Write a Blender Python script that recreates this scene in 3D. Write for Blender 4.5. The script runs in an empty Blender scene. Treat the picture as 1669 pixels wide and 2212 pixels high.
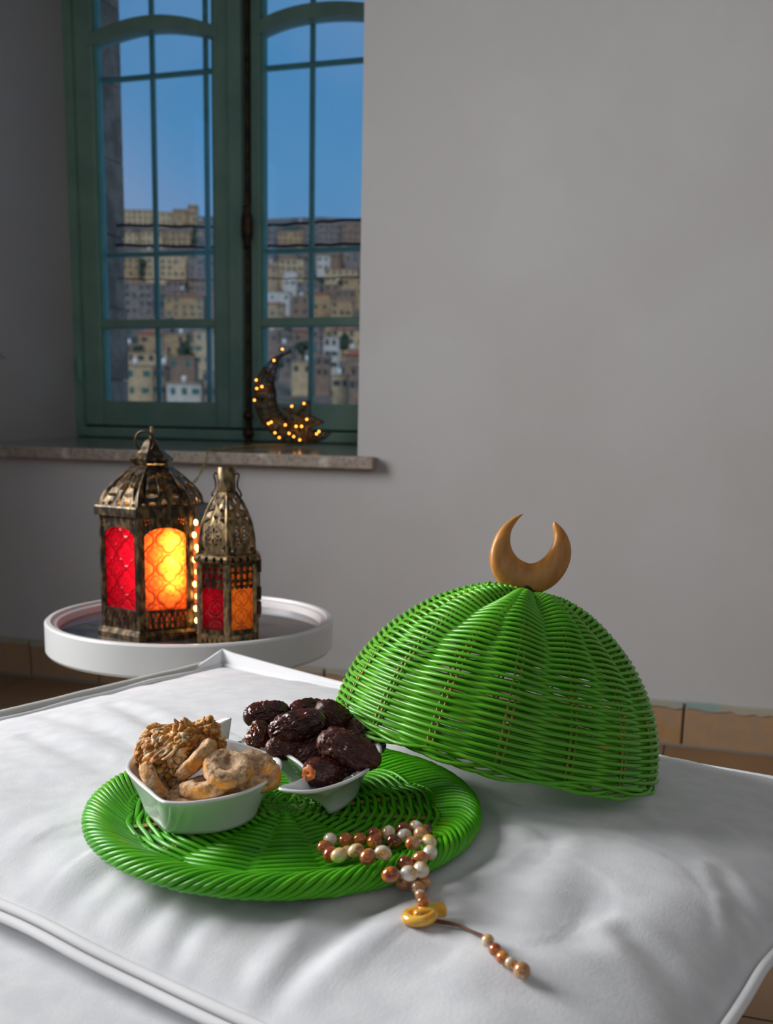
import bpy, math, random
import numpy as np
from mathutils import Vector, Matrix, noise
from mathutils.geometry import delaunay_2d_cdt

# ------------------------------------------------------------------ camera
W, H = 1669, 2212
F = 2200.0; PX, PY = 834.5, 1336.0
CAM = np.array([0, 0, 0.75])
pitch = math.atan(416/2200.); roll = math.radians(1.2)
FW = np.array([0, math.cos(pitch), -math.sin(pitch)])
_up = np.array([0, math.sin(pitch), math.cos(pitch)]); _rt = np.array([1., 0, 0])
CR = math.cos(roll)*_rt + math.sin(roll)*_up
CU = -math.sin(roll)*_rt + math.cos(roll)*_up
sc = bpy.context.scene
cd = bpy.data.cameras.new('camera'); cam = bpy.data.objects.new('camera', cd)
sc.collection.objects.link(cam); sc.camera = cam
cd.sensor_fit = 'VERTICAL'; cd.sensor_height = 36; cd.sensor_width = 27.2
cd.lens = F/H*36; cd.shift_y = (PY-H/2)/H; cd.clip_start = .02; cd.clip_end = 5000
m = Matrix.Identity(4)
for i in range(3):
    m[i][0] = CR[i]; m[i][1] = CU[i]; m[i][2] = -FW[i]; m[i][3] = CAM[i]
cam.matrix_world = m
cd.dof.use_dof = True; cd.dof.focus_distance = 0.93; cd.dof.aperture_fstop = 8.5

def ray(x, y): return FW + CR*(x-PX)/F - CU*(y-PY)/F
def atz(x, y, z):
    d = ray(x, y); return CAM + d*(z-CAM[2])/d[2]
def atd(x, y, dist): return CAM + ray(x, y)*dist
def atplane(x, y, p0, n):
    d = ray(x, y); return CAM + d*(((p0-CAM) @ n)/(d @ n))
# wall frame: u to the right along the wall, v away from the room
O = np.array([-.083, 2.647, 0]); A_ = math.radians(-17.248)
EU = np.array([math.cos(A_), math.sin(A_), 0]); EV = np.array([-math.sin(A_), math.cos(A_), 0])
def WP(u, v, z): return O + EU*u + EV*v + np.array([0, 0, z])
def wpix(x, y, v):
    p = atplane(x, y, WP(0, v, 0), EV); return (p-O) @ EU, p[2]

# ------------------------------------------------------------------ world, lights, exposure
sc.view_settings.view_transform = 'Standard'; sc.view_settings.look = 'None'
sc.view_settings.exposure = 0.0; sc.view_settings.gamma = 1.0; sc.view_settings.use_curve_mapping = False
def s2l(c):
    return tuple(((x/255.)/12.92 if x/255. <= .04045 else ((x/255.+.055)/1.055)**2.4) for x in c)
wd = bpy.data.worlds.new('world'); sc.world = wd; wd.use_nodes = True
nt = wd.node_tree; nt.nodes.clear()
wo = nt.nodes.new('ShaderNodeOutputWorld'); bg = nt.nodes.new('ShaderNodeBackground')
tc = nt.nodes.new('ShaderNodeTexCoord'); sx = nt.nodes.new('ShaderNodeSeparateXYZ')
rp = nt.nodes.new('ShaderNodeValToRGB'); nz = nt.nodes.new('ShaderNodeTexNoise'); mx = nt.nodes.new('ShaderNodeMixRGB')
r2 = nt.nodes.new('ShaderNodeValToRGB')
rp.color_ramp.elements[0].position = 0.0; rp.color_ramp.elements[0].color = (*s2l((108, 138, 178)), 1)
rp.color_ramp.elements[1].position = 0.5; rp.color_ramp.elements[1].color = (*s2l((52, 128, 186)), 1)
e = rp.color_ramp.elements.new(0.22); e.color = (*s2l((84, 142, 192)), 1)
nz.inputs['Scale'].default_value = 3.2; nz.inputs['Detail'].default_value = 3; nz.inputs['Roughness'].default_value = .5
r2.color_ramp.elements[0].position = .40; r2.color_ramp.elements[1].position = .66
r2.color_ramp.elements[0].color = (0, 0, 0, 1); r2.color_ramp.elements[1].color = (.7, .7, .7, 1)
mx.inputs[2].default_value = (*s2l((132, 156, 196)), 1)
nt.links.new(tc.outputs['Generated'], sx.inputs[0]); nt.links.new(sx.outputs['Z'], rp.inputs[0])
nt.links.new(tc.outputs['Generated'], nz.inputs['Vector']); nt.links.new(nz.outputs['Fac'], r2.inputs[0])
nt.links.new(rp.outputs[0], mx.inputs[1]); nt.links.new(r2.outputs[0], mx.inputs[0])
nt.links.new(mx.outputs[0], bg.inputs[0]); nt.links.new(bg.outputs[0], wo.inputs[0])
bg.inputs[1].default_value = 1.0

def lamp(name, kind, loc, direction, **kw):
    l = bpy.data.lights.new(name, kind); o = bpy.data.objects.new(name, l); sc.collection.objects.link(o)
    o.location = loc; o.rotation_euler = Vector(direction).to_track_quat('-Z', 'Y').to_euler()
    for k, v in kw.items(): setattr(l, k, v)
    return o
# daylight of the room's second window, in the left wall beside the photographer
lamp('window_daylight', 'AREA', WP(-1.72, -1.75, 1.65), EU*1.0+np.array([0, 0, -.25])+EV*.05, shape='RECTANGLE',
     size=1.35, size_y=1.5, energy=50, color=(1.0, .985, .97), spread=math.radians(106))
# weak fill lamp added behind the camera, no window on that side
lamp('rear_fill', 'AREA', WP(1.6, -4.0, 1.9), EV*1.0-EU*.25+np.array([0, 0, -.35]), shape='RECTANGLE',
     size=2.0, size_y=1.3, energy=5.5, color=(.90, .95, 1.0))
lamp('evening_sun', 'SUN', (0, 0, 30), (-.25, .8, -.55), energy=1.7, angle=.6, color=(1, .9, .74))

# ------------------------------------------------------------------ mesh helpers
class MB:
    def __init__(s): s.v = []; s.f = []; s.n = 0; s.mi = []
    def add(s, v, f, mi=0):
        v = np.asarray(v, float); s.v.append(v)
        for q in f: s.f.append(tuple(int(i)+s.n for i in q)); s.mi.append(mi)
        s.n += len(v); return s
    def box(s, c, size, ax=None):
        c = np.asarray(c, float); h = np.asarray(size, float)/2
        ax = np.eye(3) if ax is None else np.asarray(ax)
        vs = [c + ax[0]*h[0]*i + ax[1]*h[1]*j + ax[2]*h[2]*k for i in (-1, 1) for j in (-1, 1) for k in (-1, 1)]
        return s.add(vs, [(0, 1, 3, 2), (4, 6, 7, 5), (0, 4, 5, 1), (2, 3, 7, 6), (0, 2, 6, 4), (1, 5, 7, 3)])
    def wbox(s, u0, u1, v0, v1, z0, z1):
        return s.box(WP((u0+u1)/2, (v0+v1)/2, (z0+z1)/2), (u1-u0, v1-v0, z1-z0), (EU, EV, np.array([0, 0, 1.])))
    def tube(s, pts, r, k=6, closed=False, ref=(0, 0, 1), caps=True):
        p = np.asarray(pts, float); n = len(p); r = np.broadcast_to(np.asarray(r, float), (n,))
        if closed: t = np.roll(p, -1, 0)-np.roll(p, 1, 0)
        else: t = np.gradient(p, axis=0)
        t /= np.linalg.norm(t, axis=1)[:, None]+1e-12
        a = np.cross(t, np.asarray(ref, float)); a /= np.linalg.norm(a, axis=1)[:, None]+1e-12
        b = np.cross(t, a)
        th = np.arange(k)*2*math.pi/k
        v = p[:, None]+r[:, None, None]*(a[:, None]*np.cos(th)[None, :, None]+b[:, None]*np.sin(th)[None, :, None])
        v = v.reshape(-1, 3); f = []
        for i in range(n if closed else n-1):
            j = (i+1) % n
            for q in range(k):
                w = (q+1) % k; f.append((i*k+q, j*k+q, j*k+w, i*k+w))
        if not closed and caps:
            f.append(tuple(range(k))); f.append(tuple((n-1)*k+q for q in range(k-1, -1, -1)))
        return s.add(v, f)
    def rings(s, rings, closed_u=True, cap0=True, cap1=True):
        n = len(rings); k = len(rings[0]); v = np.concatenate([np.asarray(r, float) for r in rings]); f = []
        for i in range(n-1):
            for q in range(k if closed_u else k-1):
                w = (q+1) % k; f.append((i*k+q, i*k+w, (i+1)*k+w, (i+1)*k+q))
        if cap0: f.append(tuple(range(k-1, -1, -1)))
        if cap1: f.append(tuple((n-1)*k+q for q in range(k)))
        return s.add(v, f)
    def lathe(s, prof, c=(0, 0, 0), k=32, cap0=True, cap1=True, rot=0.0):
        c = np.asarray(c, float); th = rot+np.arange(k)*2*math.pi/k
        return s.rings([np.stack([c[0]+r*np.cos(th), c[1]+r*np.sin(th), np.full(k, c[2]+z)], 1) for r, z in prof], True, cap0, cap1)
    def ball(s, c, r, k=12, n=8):
        c = np.asarray(c, float); r = np.broadcast_to(np.asarray(r, float), (3,))
        rr = []
        for i in range(1, n):
            a = math.pi*i/n; th = np.arange(k)*2*math.pi/k
            rr.append(np.stack([c[0]+r[0]*math.sin(a)*np.cos(th), c[1]+r[1]*math.sin(a)*np.sin(th), np.full(k, c[2]-r[2]*math.cos(a))], 1))
        base = np.concatenate(rr); v = np.concatenate([base, [c-np.array([0, 0, r[2]])], [c+np.array([0, 0, r[2]])]])
        f = []; m_ = n-1
        for i in range(m_-1):
            for q in range(k):
                w = (q+1) % k; f.append((i*k+q, i*k+w, (i+1)*k+w, (i+1)*k+q))
        for q in range(k):
            w = (q+1) % k; f.append((m_*k, w, q)); f.append((m_*k+1, (m_-1)*k+q, (m_-1)*k+w))
        return s.add(v, f)
    def prism(s, poly, fmap, d0, d1):
        n = len(poly); v = [fmap(a, b, d0) for a, b in poly]+[fmap(a, b, d1) for a, b in poly]
        f = [tuple(range(n)), tuple(range(2*n-1, n-1, -1))]+[(i, (i+1) % n, n+(i+1) % n, n+i) for i in range(n)]
        return s.add(v, f)
    def pierced(s, outer, holes, fmap, d0, d1, extra=()):
        """panel with real holes: constrained triangulation, given thickness along fmap's third axis"""
        pts = []; ed = []
        for lp in [outer]+list(holes):
            b = len(pts); pts += [Vector(p) for p in lp]; ed += [(b+i, b+(i+1) % len(lp)) for i in range(len(lp))]
        pts += [Vector(p) for p in extra]
        vs, _, fs, *_r = delaunay_2d_cdt(pts, ed, [], 0, 1e-7)
        def inside(p, lp):
            c = False; j = len(lp)-1
            for i in range(len(lp)):
                xi, yi = lp[i]; xj, yj = lp[j]
                if (yi > p[1]) != (yj > p[1]) and p[0] < (xj-xi)*(p[1]-yi)/(yj-yi)+xi: c = not c
                j = i
            return c
        keep = []
        for f in fs:
            c = (sum(vs[i][0] for i in f)/len(f), sum(vs[i][1] for i in f)/len(f))
            if inside(c, outer) and not any(inside(c, h) for h in holes): keep.append(tuple(f))
        n = len(vs); v = [fmap(p[0], p[1], d0) for p in vs]+[fmap(p[0], p[1], d1) for p in vs]
        cnt = {}
        for f in keep:
            for i in range(len(f)):
                a, b = f[i], f[(i+1) % len(f)]
                if (b, a) in cnt: cnt.pop((b, a))
                else: cnt[(a, b)] = 1
        F_ = list(keep)+[tuple(n+i for i in reversed(f)) for f in keep]+[(b, a, n+a, n+b) for a, b in cnt]
        return s.add(v, F_)

ORG = {}
def tag(o, label=None, cat=None, group=None, kind=None):
    if label: o['label'] = label
    if cat: o['category'] = cat
    if group: o['group'] = group
    if kind: o['kind'] = kind
    return o
def root(name, loc, label, cat, group=None, mat4=None):
    o = bpy.data.objects.new(name, None); sc.collection.objects.link(o); o.empty_display_size = .02
    if mat4 is not None: o.matrix_world = mat4; ORG[o.name] = np.zeros(3)
    else: o.location = loc; ORG[o.name] = np.asarray(loc, float)
    return tag(o, label, cat, group)
def mesh_of(name, mb, mats, smooth=False, org=(0, 0, 0)):
    me = bpy.data.meshes.new(name)
    v = np.concatenate(mb.v)-np.asarray(org, float)
    me.from_pydata(v.tolist(), [], mb.f)
    for mt in (mats if isinstance(mats, (list, tuple)) else [mats]): me.materials.append(mt)
    if any(mb.mi): me.polygons.foreach_set('material_index', mb.mi)
    if smooth: me.polygons.foreach_set('use_smooth', [True]*len(me.polygons))
    me.update(); return me
def obj(name, mb, mat, parent=None, smooth=False, loc=None, local=False, kind=None, label=None, auto=None):
    """parts: world coordinates are re-based on the thing's origin"""
    if parent is not None: org = np.zeros(3) if local else ORG[parent.name]
    else: org = np.zeros(3) if loc is None else np.asarray(loc, float)
    me = mesh_of(name, mb, mat, smooth or auto is not None, org)
    if auto is not None:
        try: me.set_sharp_from_angle(angle=math.radians(auto))
        except Exception: pass
    o = bpy.data.objects.new(name, me); sc.collection.objects.link(o)
    if parent is not None: o.parent = parent
    else: o.location = org
    ORG[o.name] = org
    if kind: o['kind'] = kind
    if label: o['label'] = label
    return o
def inst(name, me, parent=None, mat4=None, kind=None):
    o = bpy.data.objects.new(name, me); sc.collection.objects.link(o)
    if parent is not None: o.parent = parent
    if mat4 is not None: o.matrix_local = mat4
    if kind: o['kind'] = kind
    return o
def bevel(o, w, seg=2):
    b = o.modifiers.new('bevel', 'BEVEL'); b.width = w; b.segments = seg; b.limit_method = 'ANGLE'; b.angle_limit = math.radians(35)
def crom(pts, n=8, closed=True):
    p = np.asarray(pts, float); m_ = len(p); out = []
    for i in range(m_ if closed else m_-1):
        a, b, c, d = ((p[(i-1) % m_], p[i], p[(i+1) % m_], p[(i+2) % m_]) if closed else
                      (p[max(i-1, 0)], p[i], p[i+1], p[min(i+2, m_-1)]))
        for k in range(n):
            t = k/n
            out.append(.5*((2*b)+(-a+c)*t+(2*a-5*b+4*c-d)*t*t+(-a+3*b-3*c+d)*t**3))
    if not closed: out.append(p[-1])
    return np.array(out)

# ------------------------------------------------------------------ materials
def pmat(name, col, rough=.5, metal=0, spec=.5, col2=None, nscale=20, ramp=(.4, .6), detail=4, bump=0, bscale=60, bdist=.002,
         trans=0, coat=0, emit=None, estr=0, coords='Object', stretch=None, sss=0, rnd=0, sheen=0, col3=None, n3=8, ramp3=(.6, .7)):
    mt = bpy.data.materials.new(name); mt.use_nodes = True; t = mt.node_tree; b = t.nodes['Principled BSDF']
    b.inputs['Base Color'].default_value = (*col, 1); b.inputs['Roughness'].default_value = rough
    b.inputs['Metallic'].default_value = metal; b.inputs['Specular IOR Level'].default_value = spec
    b.inputs['Transmission Weight'].default_value = trans; b.inputs['Coat Weight'].default_value = coat
    b.inputs['Coat Roughness'].default_value = .08; b.inputs['Sheen Weight'].default_value = sheen
    if sss:
        b.inputs['Subsurface Weight'].default_value = sss; b.inputs['Subsurface Scale'].default_value = .003
    if emit: b.inputs['Emission Color'].default_value = (*emit, 1); b.inputs['Emission Strength'].default_value = estr
    vec = None
    if col2 is not None or bump or col3 is not None:
        tcn = t.nodes.new('ShaderNodeTexCoord'); vec = tcn.outputs[coords]
        if stretch:
            mp = t.nodes.new('ShaderNodeMapping'); mp.inputs['Scale'].default_value = stretch
            t.links.new(vec, mp.inputs[0]); vec = mp.outputs[0]
    def nse(scale, det):
        n = t.nodes.new('ShaderNodeTexNoise'); n.inputs['Scale'].default_value = scale; n.inputs['Detail'].default_value = det
        if rnd:
            n.noise_dimensions = '4D'; oi = t.nodes.new('ShaderNodeObjectInfo'); ml = t.nodes.new('ShaderNodeMath'); ml.operation = 'MULTIPLY'
            ml.inputs[1].default_value = 50; t.links.new(oi.outputs['Random'], ml.inputs[0]); t.links.new(ml.outputs[0], n.inputs['W'])
        t.links.new(vec, n.inputs['Vector']); return n
    last = None
    if col2 is not None:
        n = nse(nscale, detail); r = t.nodes.new('ShaderNodeValToRGB')
        r.color_ramp.elements[0].position = ramp[0]; r.color_ramp.elements[1].position = ramp[1]
        r.color_ramp.elements[0].color = (*col, 1); r.color_ramp.elements[1].color = (*col2, 1)
        t.links.new(n.outputs['Fac'], r.inputs[0]); last = r.outputs[0]
        if col3 is not None:
            n = nse(n3, 5); q = t.nodes.new('ShaderNodeValToRGB'); q.color_ramp.elements[0].position = ramp3[0]; q.color_ramp.elements[1].position = ramp3[1]
            mxx = t.nodes.new('ShaderNodeMixRGB'); mxx.inputs[2].default_value = (*col3, 1)
            t.links.new(n.outputs['Fac'], q.inputs[0]); t.links.new(q.outputs[0], mxx.inputs[0]); t.links.new(last, mxx.inputs[1]); last = mxx.outputs[0]
        t.links.new(last, b.inputs['Base Color'])
    if bump:
        n = nse(bscale, 4); bp = t.nodes.new('ShaderNodeBump'); bp.inputs['Strength'].default_value = bump; bp.inputs['Distance'].default_value = bdist
        t.links.new(n.outputs['Fac'], bp.inputs['Height']); t.links.new(bp.outputs[0], b.inputs['Normal'])
    return mt
M = {}
M['plaster'] = pmat('plaster', (.50, .497, .50), .85, spec=.2, col2=(.475, .468, .466), nscale=2.5, bump=.12, bscale=35, bdist=.004)
M['ceiling'] = pmat('ceiling_paint', (.6, .6, .58), .9, spec=.1)
M['frame'] = pmat('green_paint', (.27, .45, .37), .5, spec=.4, col2=(.22, .39, .32), nscale=9, bump=.15, bscale=50, bdist=.001)
M['muntin'] = pmat('teal_paint', (.16, .46, .42), .45, col2=(.13, .41, .37), nscale=14)
M['bronze'] = pmat('dark_bronze', (.035, .022, .016), .38, metal=.7, col2=(.10, .05, .025), nscale=30)
M['sill'] = pmat('travertine', (.33, .275, .225), .6, col2=(.21, .175, .145), nscale=90, ramp=(.45, .65), bump=.3, bscale=120, bdist=.002, col3=(.5, .47, .42), n3=14)
M['sill_top'] = pmat('polished_sill', (.22, .22, .20), .12, spec=.6, col2=(.17, .165, .15), nscale=40)
M['stone'] = pmat('weathered_stone', (.50, .34, .24), .9, col2=(.30, .20, .14), nscale=14, bump=.6, bscale=30, bdist=.01)
M['skirt'] = pmat('skirting_stone', (.42, .25, .13), .6, col2=(.34, .24, .16), nscale=45, ramp=(.35, .65), detail=6, bump=.2, bscale=90, rnd=1, col3=(.40, .20, .055), n3=6, ramp3=(.55, .7))
M['tile'] = pmat('floor_tile_stone', (.24, .135, .065), .42, col2=(.19, .11, .055), nscale=6, ramp=(.3, .7), rnd=1, bump=.05)
M['grout'] = pmat('grout', (.22, .20, .18), .9)
M['old_paint'] = pmat('old_paint_smear', (.40, .36, .28), .75, col2=(.26, .36, .34), nscale=7, ramp=(.50, .60), col3=(.38, .33, .15), n3=9, rnd=1)
M['white'] = pmat('white_lacquer', (.66, .68, .68), .3, spec=.5)
M['cloth'] = pmat('white_cotton', (.66, .67, .69), .9, spec=.15, col2=(.60, .61, .64), nscale=40, detail=8, bump=.35, bscale=450, bdist=.0006, sheen=.15)
M['cloth_bright'] = pmat('white_piping_cotton', (.74, .74, .76), .85, spec=.15, bump=.2, bscale=500, bdist=.0005)
M['cloth_grey'] = pmat('grey_white_cotton', (.44, .44, .42), .9, spec=.1, bump=.3, bscale=300, bdist=.0006)
M['porcelain'] = pmat('white_porcelain', (.78, .79, .80), .12, spec=.6, coat=.4)
GREEN = pmat('green_rattan', (.070, .36, .006), .36, spec=.5, col2=(.12, .40, .012), nscale=26, ramp=(.35, .7), detail=3, rnd=1, col3=(.34, .25, .03), n3=60, ramp3=(.66, .74))
GREEND = pmat('green_rattan_tray', (.042, .32, .002), .36, spec=.38, col2=(.10, .46, .004), nscale=26, ramp=(.35, .7), detail=3, rnd=1, col3=(.34, .20, .03), n3=70, ramp3=(.67, .75))
M['stake'] = pmat('ochre_green_stake', (.20, .33, .03), .5, col2=(.55, .30, .05), nscale=40, ramp=(.5, .6), rnd=1)
M['brass'] = pmat('aged_brass', (.022, .016, .011), .40, metal=.7, col2=(.30, .19, .075), nscale=110, ramp=(.46, .86), stretch=(1, 1, .5), detail=7, bump=.15, bscale=120, bdist=.0006)
M['brass2'] = pmat('aged_brass_light', (.05, .038, .026), .40, metal=.75, col2=(.40, .27, .12), nscale=140, ramp=(.36, .76), stretch=(1, 1, .5), detail=7, bump=.15, bscale=120, bdist=.0006)
M['tabletop'] = pmat('dark_glass_top', (.022, .045, .075), .05, spec=.8, col2=(.11, .085, .06), nscale=6, ramp=(.42, .62), detail=7, col3=(.02, .02, .02), n3=22, ramp3=(.60, .68))
M['date'] = pmat('date_skin', (.028, .007, .006), .25, spec=.6, col2=(.095, .018, .010), nscale=60, ramp=(.4, .65), detail=5, rnd=1, bump=.9, bscale=260, bdist=.001)
M['date_mat'] = pmat('date_skin_dull', (.06, .017, .012), .42, spec=.5, col2=(.11, .03, .02), nscale=120, ramp=(.4, .65), detail=5, rnd=1, bump=1, bscale=240, bdist=.0013)
M['date_open'] = pmat('date_flesh', (.16, .035, .008), .2, spec=.6, col2=(.03, .008, .004), nscale=90, ramp=(.4, .6), rnd=1)
M['calyx'] = pmat('date_calyx', (.75, .22, .03), .5, col2=(.5, .1, .015), nscale=300)
M['fig'] = pmat('floured_fig', (.70, .48, .30), .85, spec=.2, col2=(.24, .125, .06), nscale=210, ramp=(.42, .66), detail=8, rnd=1, bump=.9, bscale=420, bdist=.0014, col3=(.66, .27, .04), n3=46, ramp3=(.54, .66))
M['walnut'] = pmat('walnut_kernel', (.72, .35, .075), .55, spec=.35, col2=(.36, .13, .025), nscale=130, ramp=(.40, .64), detail=5, rnd=1, bump=.6, bscale=300, bdist=.001, col3=(.85, .66, .38), n3=120, ramp3=(.52, .60))
M['wood'] = pmat('olive_wood', (.56, .24, .045), .42, spec=.4, col2=(.36, .135, .025), nscale=28, ramp=(.35, .75), detail=8, stretch=(5, 1, 1.6), coat=.15)
M['wood_dark'] = pmat('burnt_wood', (.05, .018, .008), .6)
M['wire'] = pmat('olive_wire', (.20, .16, .03), .4)
M['wicker'] = pmat('dark_wicker', (.030, .018, .007), .6, col2=(.07, .038, .012), nscale=40)
M['bulb'] = pmat('warm_bulb', (1, .5, .1), .4, emit=(1, .36, .045), estr=7)
M['bulb_hot'] = pmat('warm_bulb_lantern', (1, .6, .2), .4, emit=(1, .50, .12), estr=11)
M['cord'] = pmat('brown_cord', (.13, .045, .02), .7)
M['amber'] = pmat('amber_resin', (.75, .33, .02), .15, spec=.6, col2=(.85, .5, .08), nscale=120, coat=.5)
M['cable'] = pmat('black_cable', (.012, .016, .03), .6)
M['gap_shade'] = pmat('shadow_joint', (.01, .015, .015), .9)

t = M['fig'].node_tree; bs = t.nodes['Principled BSDF']; src = bs.inputs['Base Color'].links[0].from_socket
at_ = t.nodes.new('ShaderNodeAttribute'); at_.attribute_name = 'side'; mm = t.nodes.new('ShaderNodeMixRGB'); mm.inputs[2].default_value = (.80, .33, .03, 1)
ns_ = t.nodes.new('ShaderNodeTexNoise'); ns_.inputs['Scale'].default_value = 160; ns_.inputs['Detail'].default_value = 6; rr2 = t.nodes.new('ShaderNodeValToRGB'); rr2.color_ramp.elements[0].position = .30; rr2.color_ramp.elements[1].position = .52
tc2 = t.nodes.new('ShaderNodeTexCoord'); t.links.new(tc2.outputs['Object'], ns_.inputs['Vector']); t.links.new(ns_.outputs['Fac'], rr2.inputs[0])
ml2 = t.nodes.new('ShaderNodeMath'); ml2.operation = 'MULTIPLY'; t.links.new(rr2.outputs[0], ml2.inputs[0]); t.links.new(at_.outputs['Fac'], ml2.inputs[1])
t.links.new(ml2.outputs[0], mm.inputs[0]); t.links.new(src, mm.inputs[1]); t.links.new(mm.outputs[0], bs.inputs['Base Color'])

# walnut skin: shade painted dark brown into the folds, paler where the lobes are rubbed
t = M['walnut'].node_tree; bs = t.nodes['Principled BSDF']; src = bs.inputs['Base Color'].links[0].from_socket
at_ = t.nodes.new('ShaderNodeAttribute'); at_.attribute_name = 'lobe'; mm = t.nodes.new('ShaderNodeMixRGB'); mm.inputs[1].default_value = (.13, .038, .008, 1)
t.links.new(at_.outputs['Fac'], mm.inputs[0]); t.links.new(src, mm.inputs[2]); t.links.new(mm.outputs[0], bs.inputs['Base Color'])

def bead_mat(name, c0, c1, c2):
    mt = pmat(name, c0, .1, spec=.6, col2=c1, nscale=110, ramp=(.42, .56), detail=2, rnd=1, coat=.8, col3=c2, n3=75, ramp3=(.55, .62)); return mt
BEAD = {'w': bead_mat('bead_white_agate', (.68, .62, .52), (.62, .36, .10), (.80, .80, .80)),
        'b': bead_mat('bead_brown_agate', (.20, .040, .010), (.44, .12, .02), (.46, .28, .16)),
        'd': bead_mat('bead_dark_agate', (.09, .016, .006), (.25, .05, .012), (.40, .10, .02)),
        'o': bead_mat('bead_orange_agate', (.66, .23, .015), (.30, .05, .01), (.62, .30, .08)),
        'y': bead_mat('bead_yellow_agate', (.72, .42, .06), (.72, .58, .36), (.40, .15, .02)),
        't': bead_mat('bead_tan_agate', (.55, .30, .13), (.40, .17, .06), (.70, .56, .42))}

def glass_mat(name, trans_col, spec_col=(.6, .6, .6)):
    """coloured pressed glass: lets light of the lamps inside through, glossy outside"""
    mt = bpy.data.materials.new(name); mt.use_nodes = True; t = mt.node_tree; t.nodes.clear()
    out = t.nodes.new('ShaderNodeOutputMaterial'); tr = t.nodes.new('ShaderNodeBsdfTranslucent'); tp = t.nodes.new('ShaderNodeBsdfTransparent')
    gl = t.nodes.new('ShaderNodeBsdfGlossy'); m1 = t.nodes.new('ShaderNodeMixShader'); m2 = t.nodes.new('ShaderNodeMixShader'); fr = t.nodes.new('ShaderNodeFresnel')
    df = t.nodes.new('ShaderNodeBsdfDiffuse'); m0 = t.nodes.new('ShaderNodeMixShader')
    at = t.nodes.new('ShaderNodeAttribute'); at.attribute_name = 'ridge'
    mc = t.nodes.new('ShaderNodeMixRGB'); mc.inputs[1].default_value = (*trans_col, 1); mc.inputs[2].default_value = (trans_col[0]*.30, trans_col[1]*.08, trans_col[2]*.08, 1)
    t.links.new(at.outputs['Fac'], mc.inputs[0]); t.links.new(mc.outputs[0], tr.inputs[0]); t.links.new(mc.outputs[0], tp.inputs[0]); t.links.new(mc.outputs[0], df.inputs[0])
    gl.inputs['Roughness'].default_value = .12; gl.inputs[0].default_value = (*spec_col, 1); fr.inputs[0].default_value = 1.5
    m0.inputs[0].default_value = .25; t.links.new(tr.outputs[0], m0.inputs[1]); t.links.new(df.outputs[0], m0.inputs[2])
    m1.inputs[0].default_value = .12; t.links.new(m0.outputs[0], m1.inputs[1]); t.links.new(tp.outputs[0], m1.inputs[2])
    t.links.new(fr.outputs[0], m2.inputs[0]); t.links.new(m1.outputs[0], m2.inputs[1]); t.links.new(gl.outputs[0], m2.inputs[2])
    t.links.new(m2.outputs[0], out.inputs[0]); return mt
M['glass_orange'] = glass_mat('pressed_glass_orange_red', (.95, .17, .025))
M['glass_red'] = glass_mat('pressed_glass_red', (.80, .012, .02))
M['glass_magenta'] = glass_mat('pressed_glass_magenta', (.36, .003, .022))
M['glass_amber'] = glass_mat('pressed_glass_amber', (.85, .30, .02))
def pane_mat():
    mt = bpy.data.materials.new('window_pane_glass'); mt.use_nodes = True; t = mt.node_tree; t.nodes.clear()
    out = t.nodes.new('ShaderNodeOutputMaterial'); tp = t.nodes.new('ShaderNodeBsdfTransparent'); gl = t.nodes.new('ShaderNodeBsdfGlossy')
    mxn = t.nodes.new('ShaderNodeMixShader'); fr = t.nodes.new('ShaderNodeFresnel'); fr.inputs[0].default_value = 1.45
    tp.inputs[0].default_value = (.97, .98, .98, 1); gl.inputs['Roughness'].default_value = .01
    t.links.new(fr.outputs[0], mxn.inputs[0]); t.links.new(tp.outputs[0], mxn.inputs[1]); t.links.new(gl.outputs[0], mxn.inputs[2]); t.links.new(mxn.outputs[0], out.inputs[0])
    return mt
M['pane'] = pane_mat()
rng = random.Random(7); nrg = np.random.default_rng(5)

# ------------------------------------------------------------------ room shell
VF = .70; UL = -1.30; ZS = .672; ZT = 2.35; HC = 2.75; TH = 1.02; UW = -1.75; UR = 3.0; VB = -4.3
ZB = wpix(330, 947, VF-.02)[1]     # the sill rises a little towards the window
def zsill(v): return ZS+(ZB-ZS)*min(1, max(0, v/(VF-.02)))
def struct(name, mb, mat, **k):
    o = obj(name, mb, mat, **k); o['kind'] = 'structure'; return o
b = MB()
b.wbox(UW-.2, UR+.2, 0, TH, -.0, ZS-.034).wbox(UW-.2, UL, 0, VF+.11, ZS-.034, HC).wbox(0, UR+.2, 0, VF+.11, ZS-.034, HC).wbox(UL, 0, 0, VF+.11, ZT, HC)
b.wbox(UL, 0, VF+.09, TH, ZS-.034, ZB-.004)
struct('wall_back', b, M['plaster'])
b = MB(); b.wbox(UW-.2, UW, VB, 0, 0, .9).wbox(UW-.2, UW, VB, 0, 2.4, HC).wbox(UW-.2, UW, VB, -2.5, .9, 2.4).wbox(UW-.2, UW, -1.0, 0, .9, 2.4)
struct('wall_left', b, M['plaster'])
b = MB(); b.wbox(UR, UR+.2, VB, 0, 0, HC); struct('wall_right', b, M['plaster'])
b = MB(); b.wbox(UW-.2, UR+.2, VB-.2, VB, 0, HC); struct('wall_front', b, M['plaster'])
b = MB(); b.wbox(UW-.2, UR+.2, VB-.2, TH, HC, HC+.15); struct('ceiling', b, M['ceiling'])
b = MB(); b.wbox(UW-.2, UR+.2, VB-.2, TH, -.12, -.004); fl = struct('floor', b, M['grout'])
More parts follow.
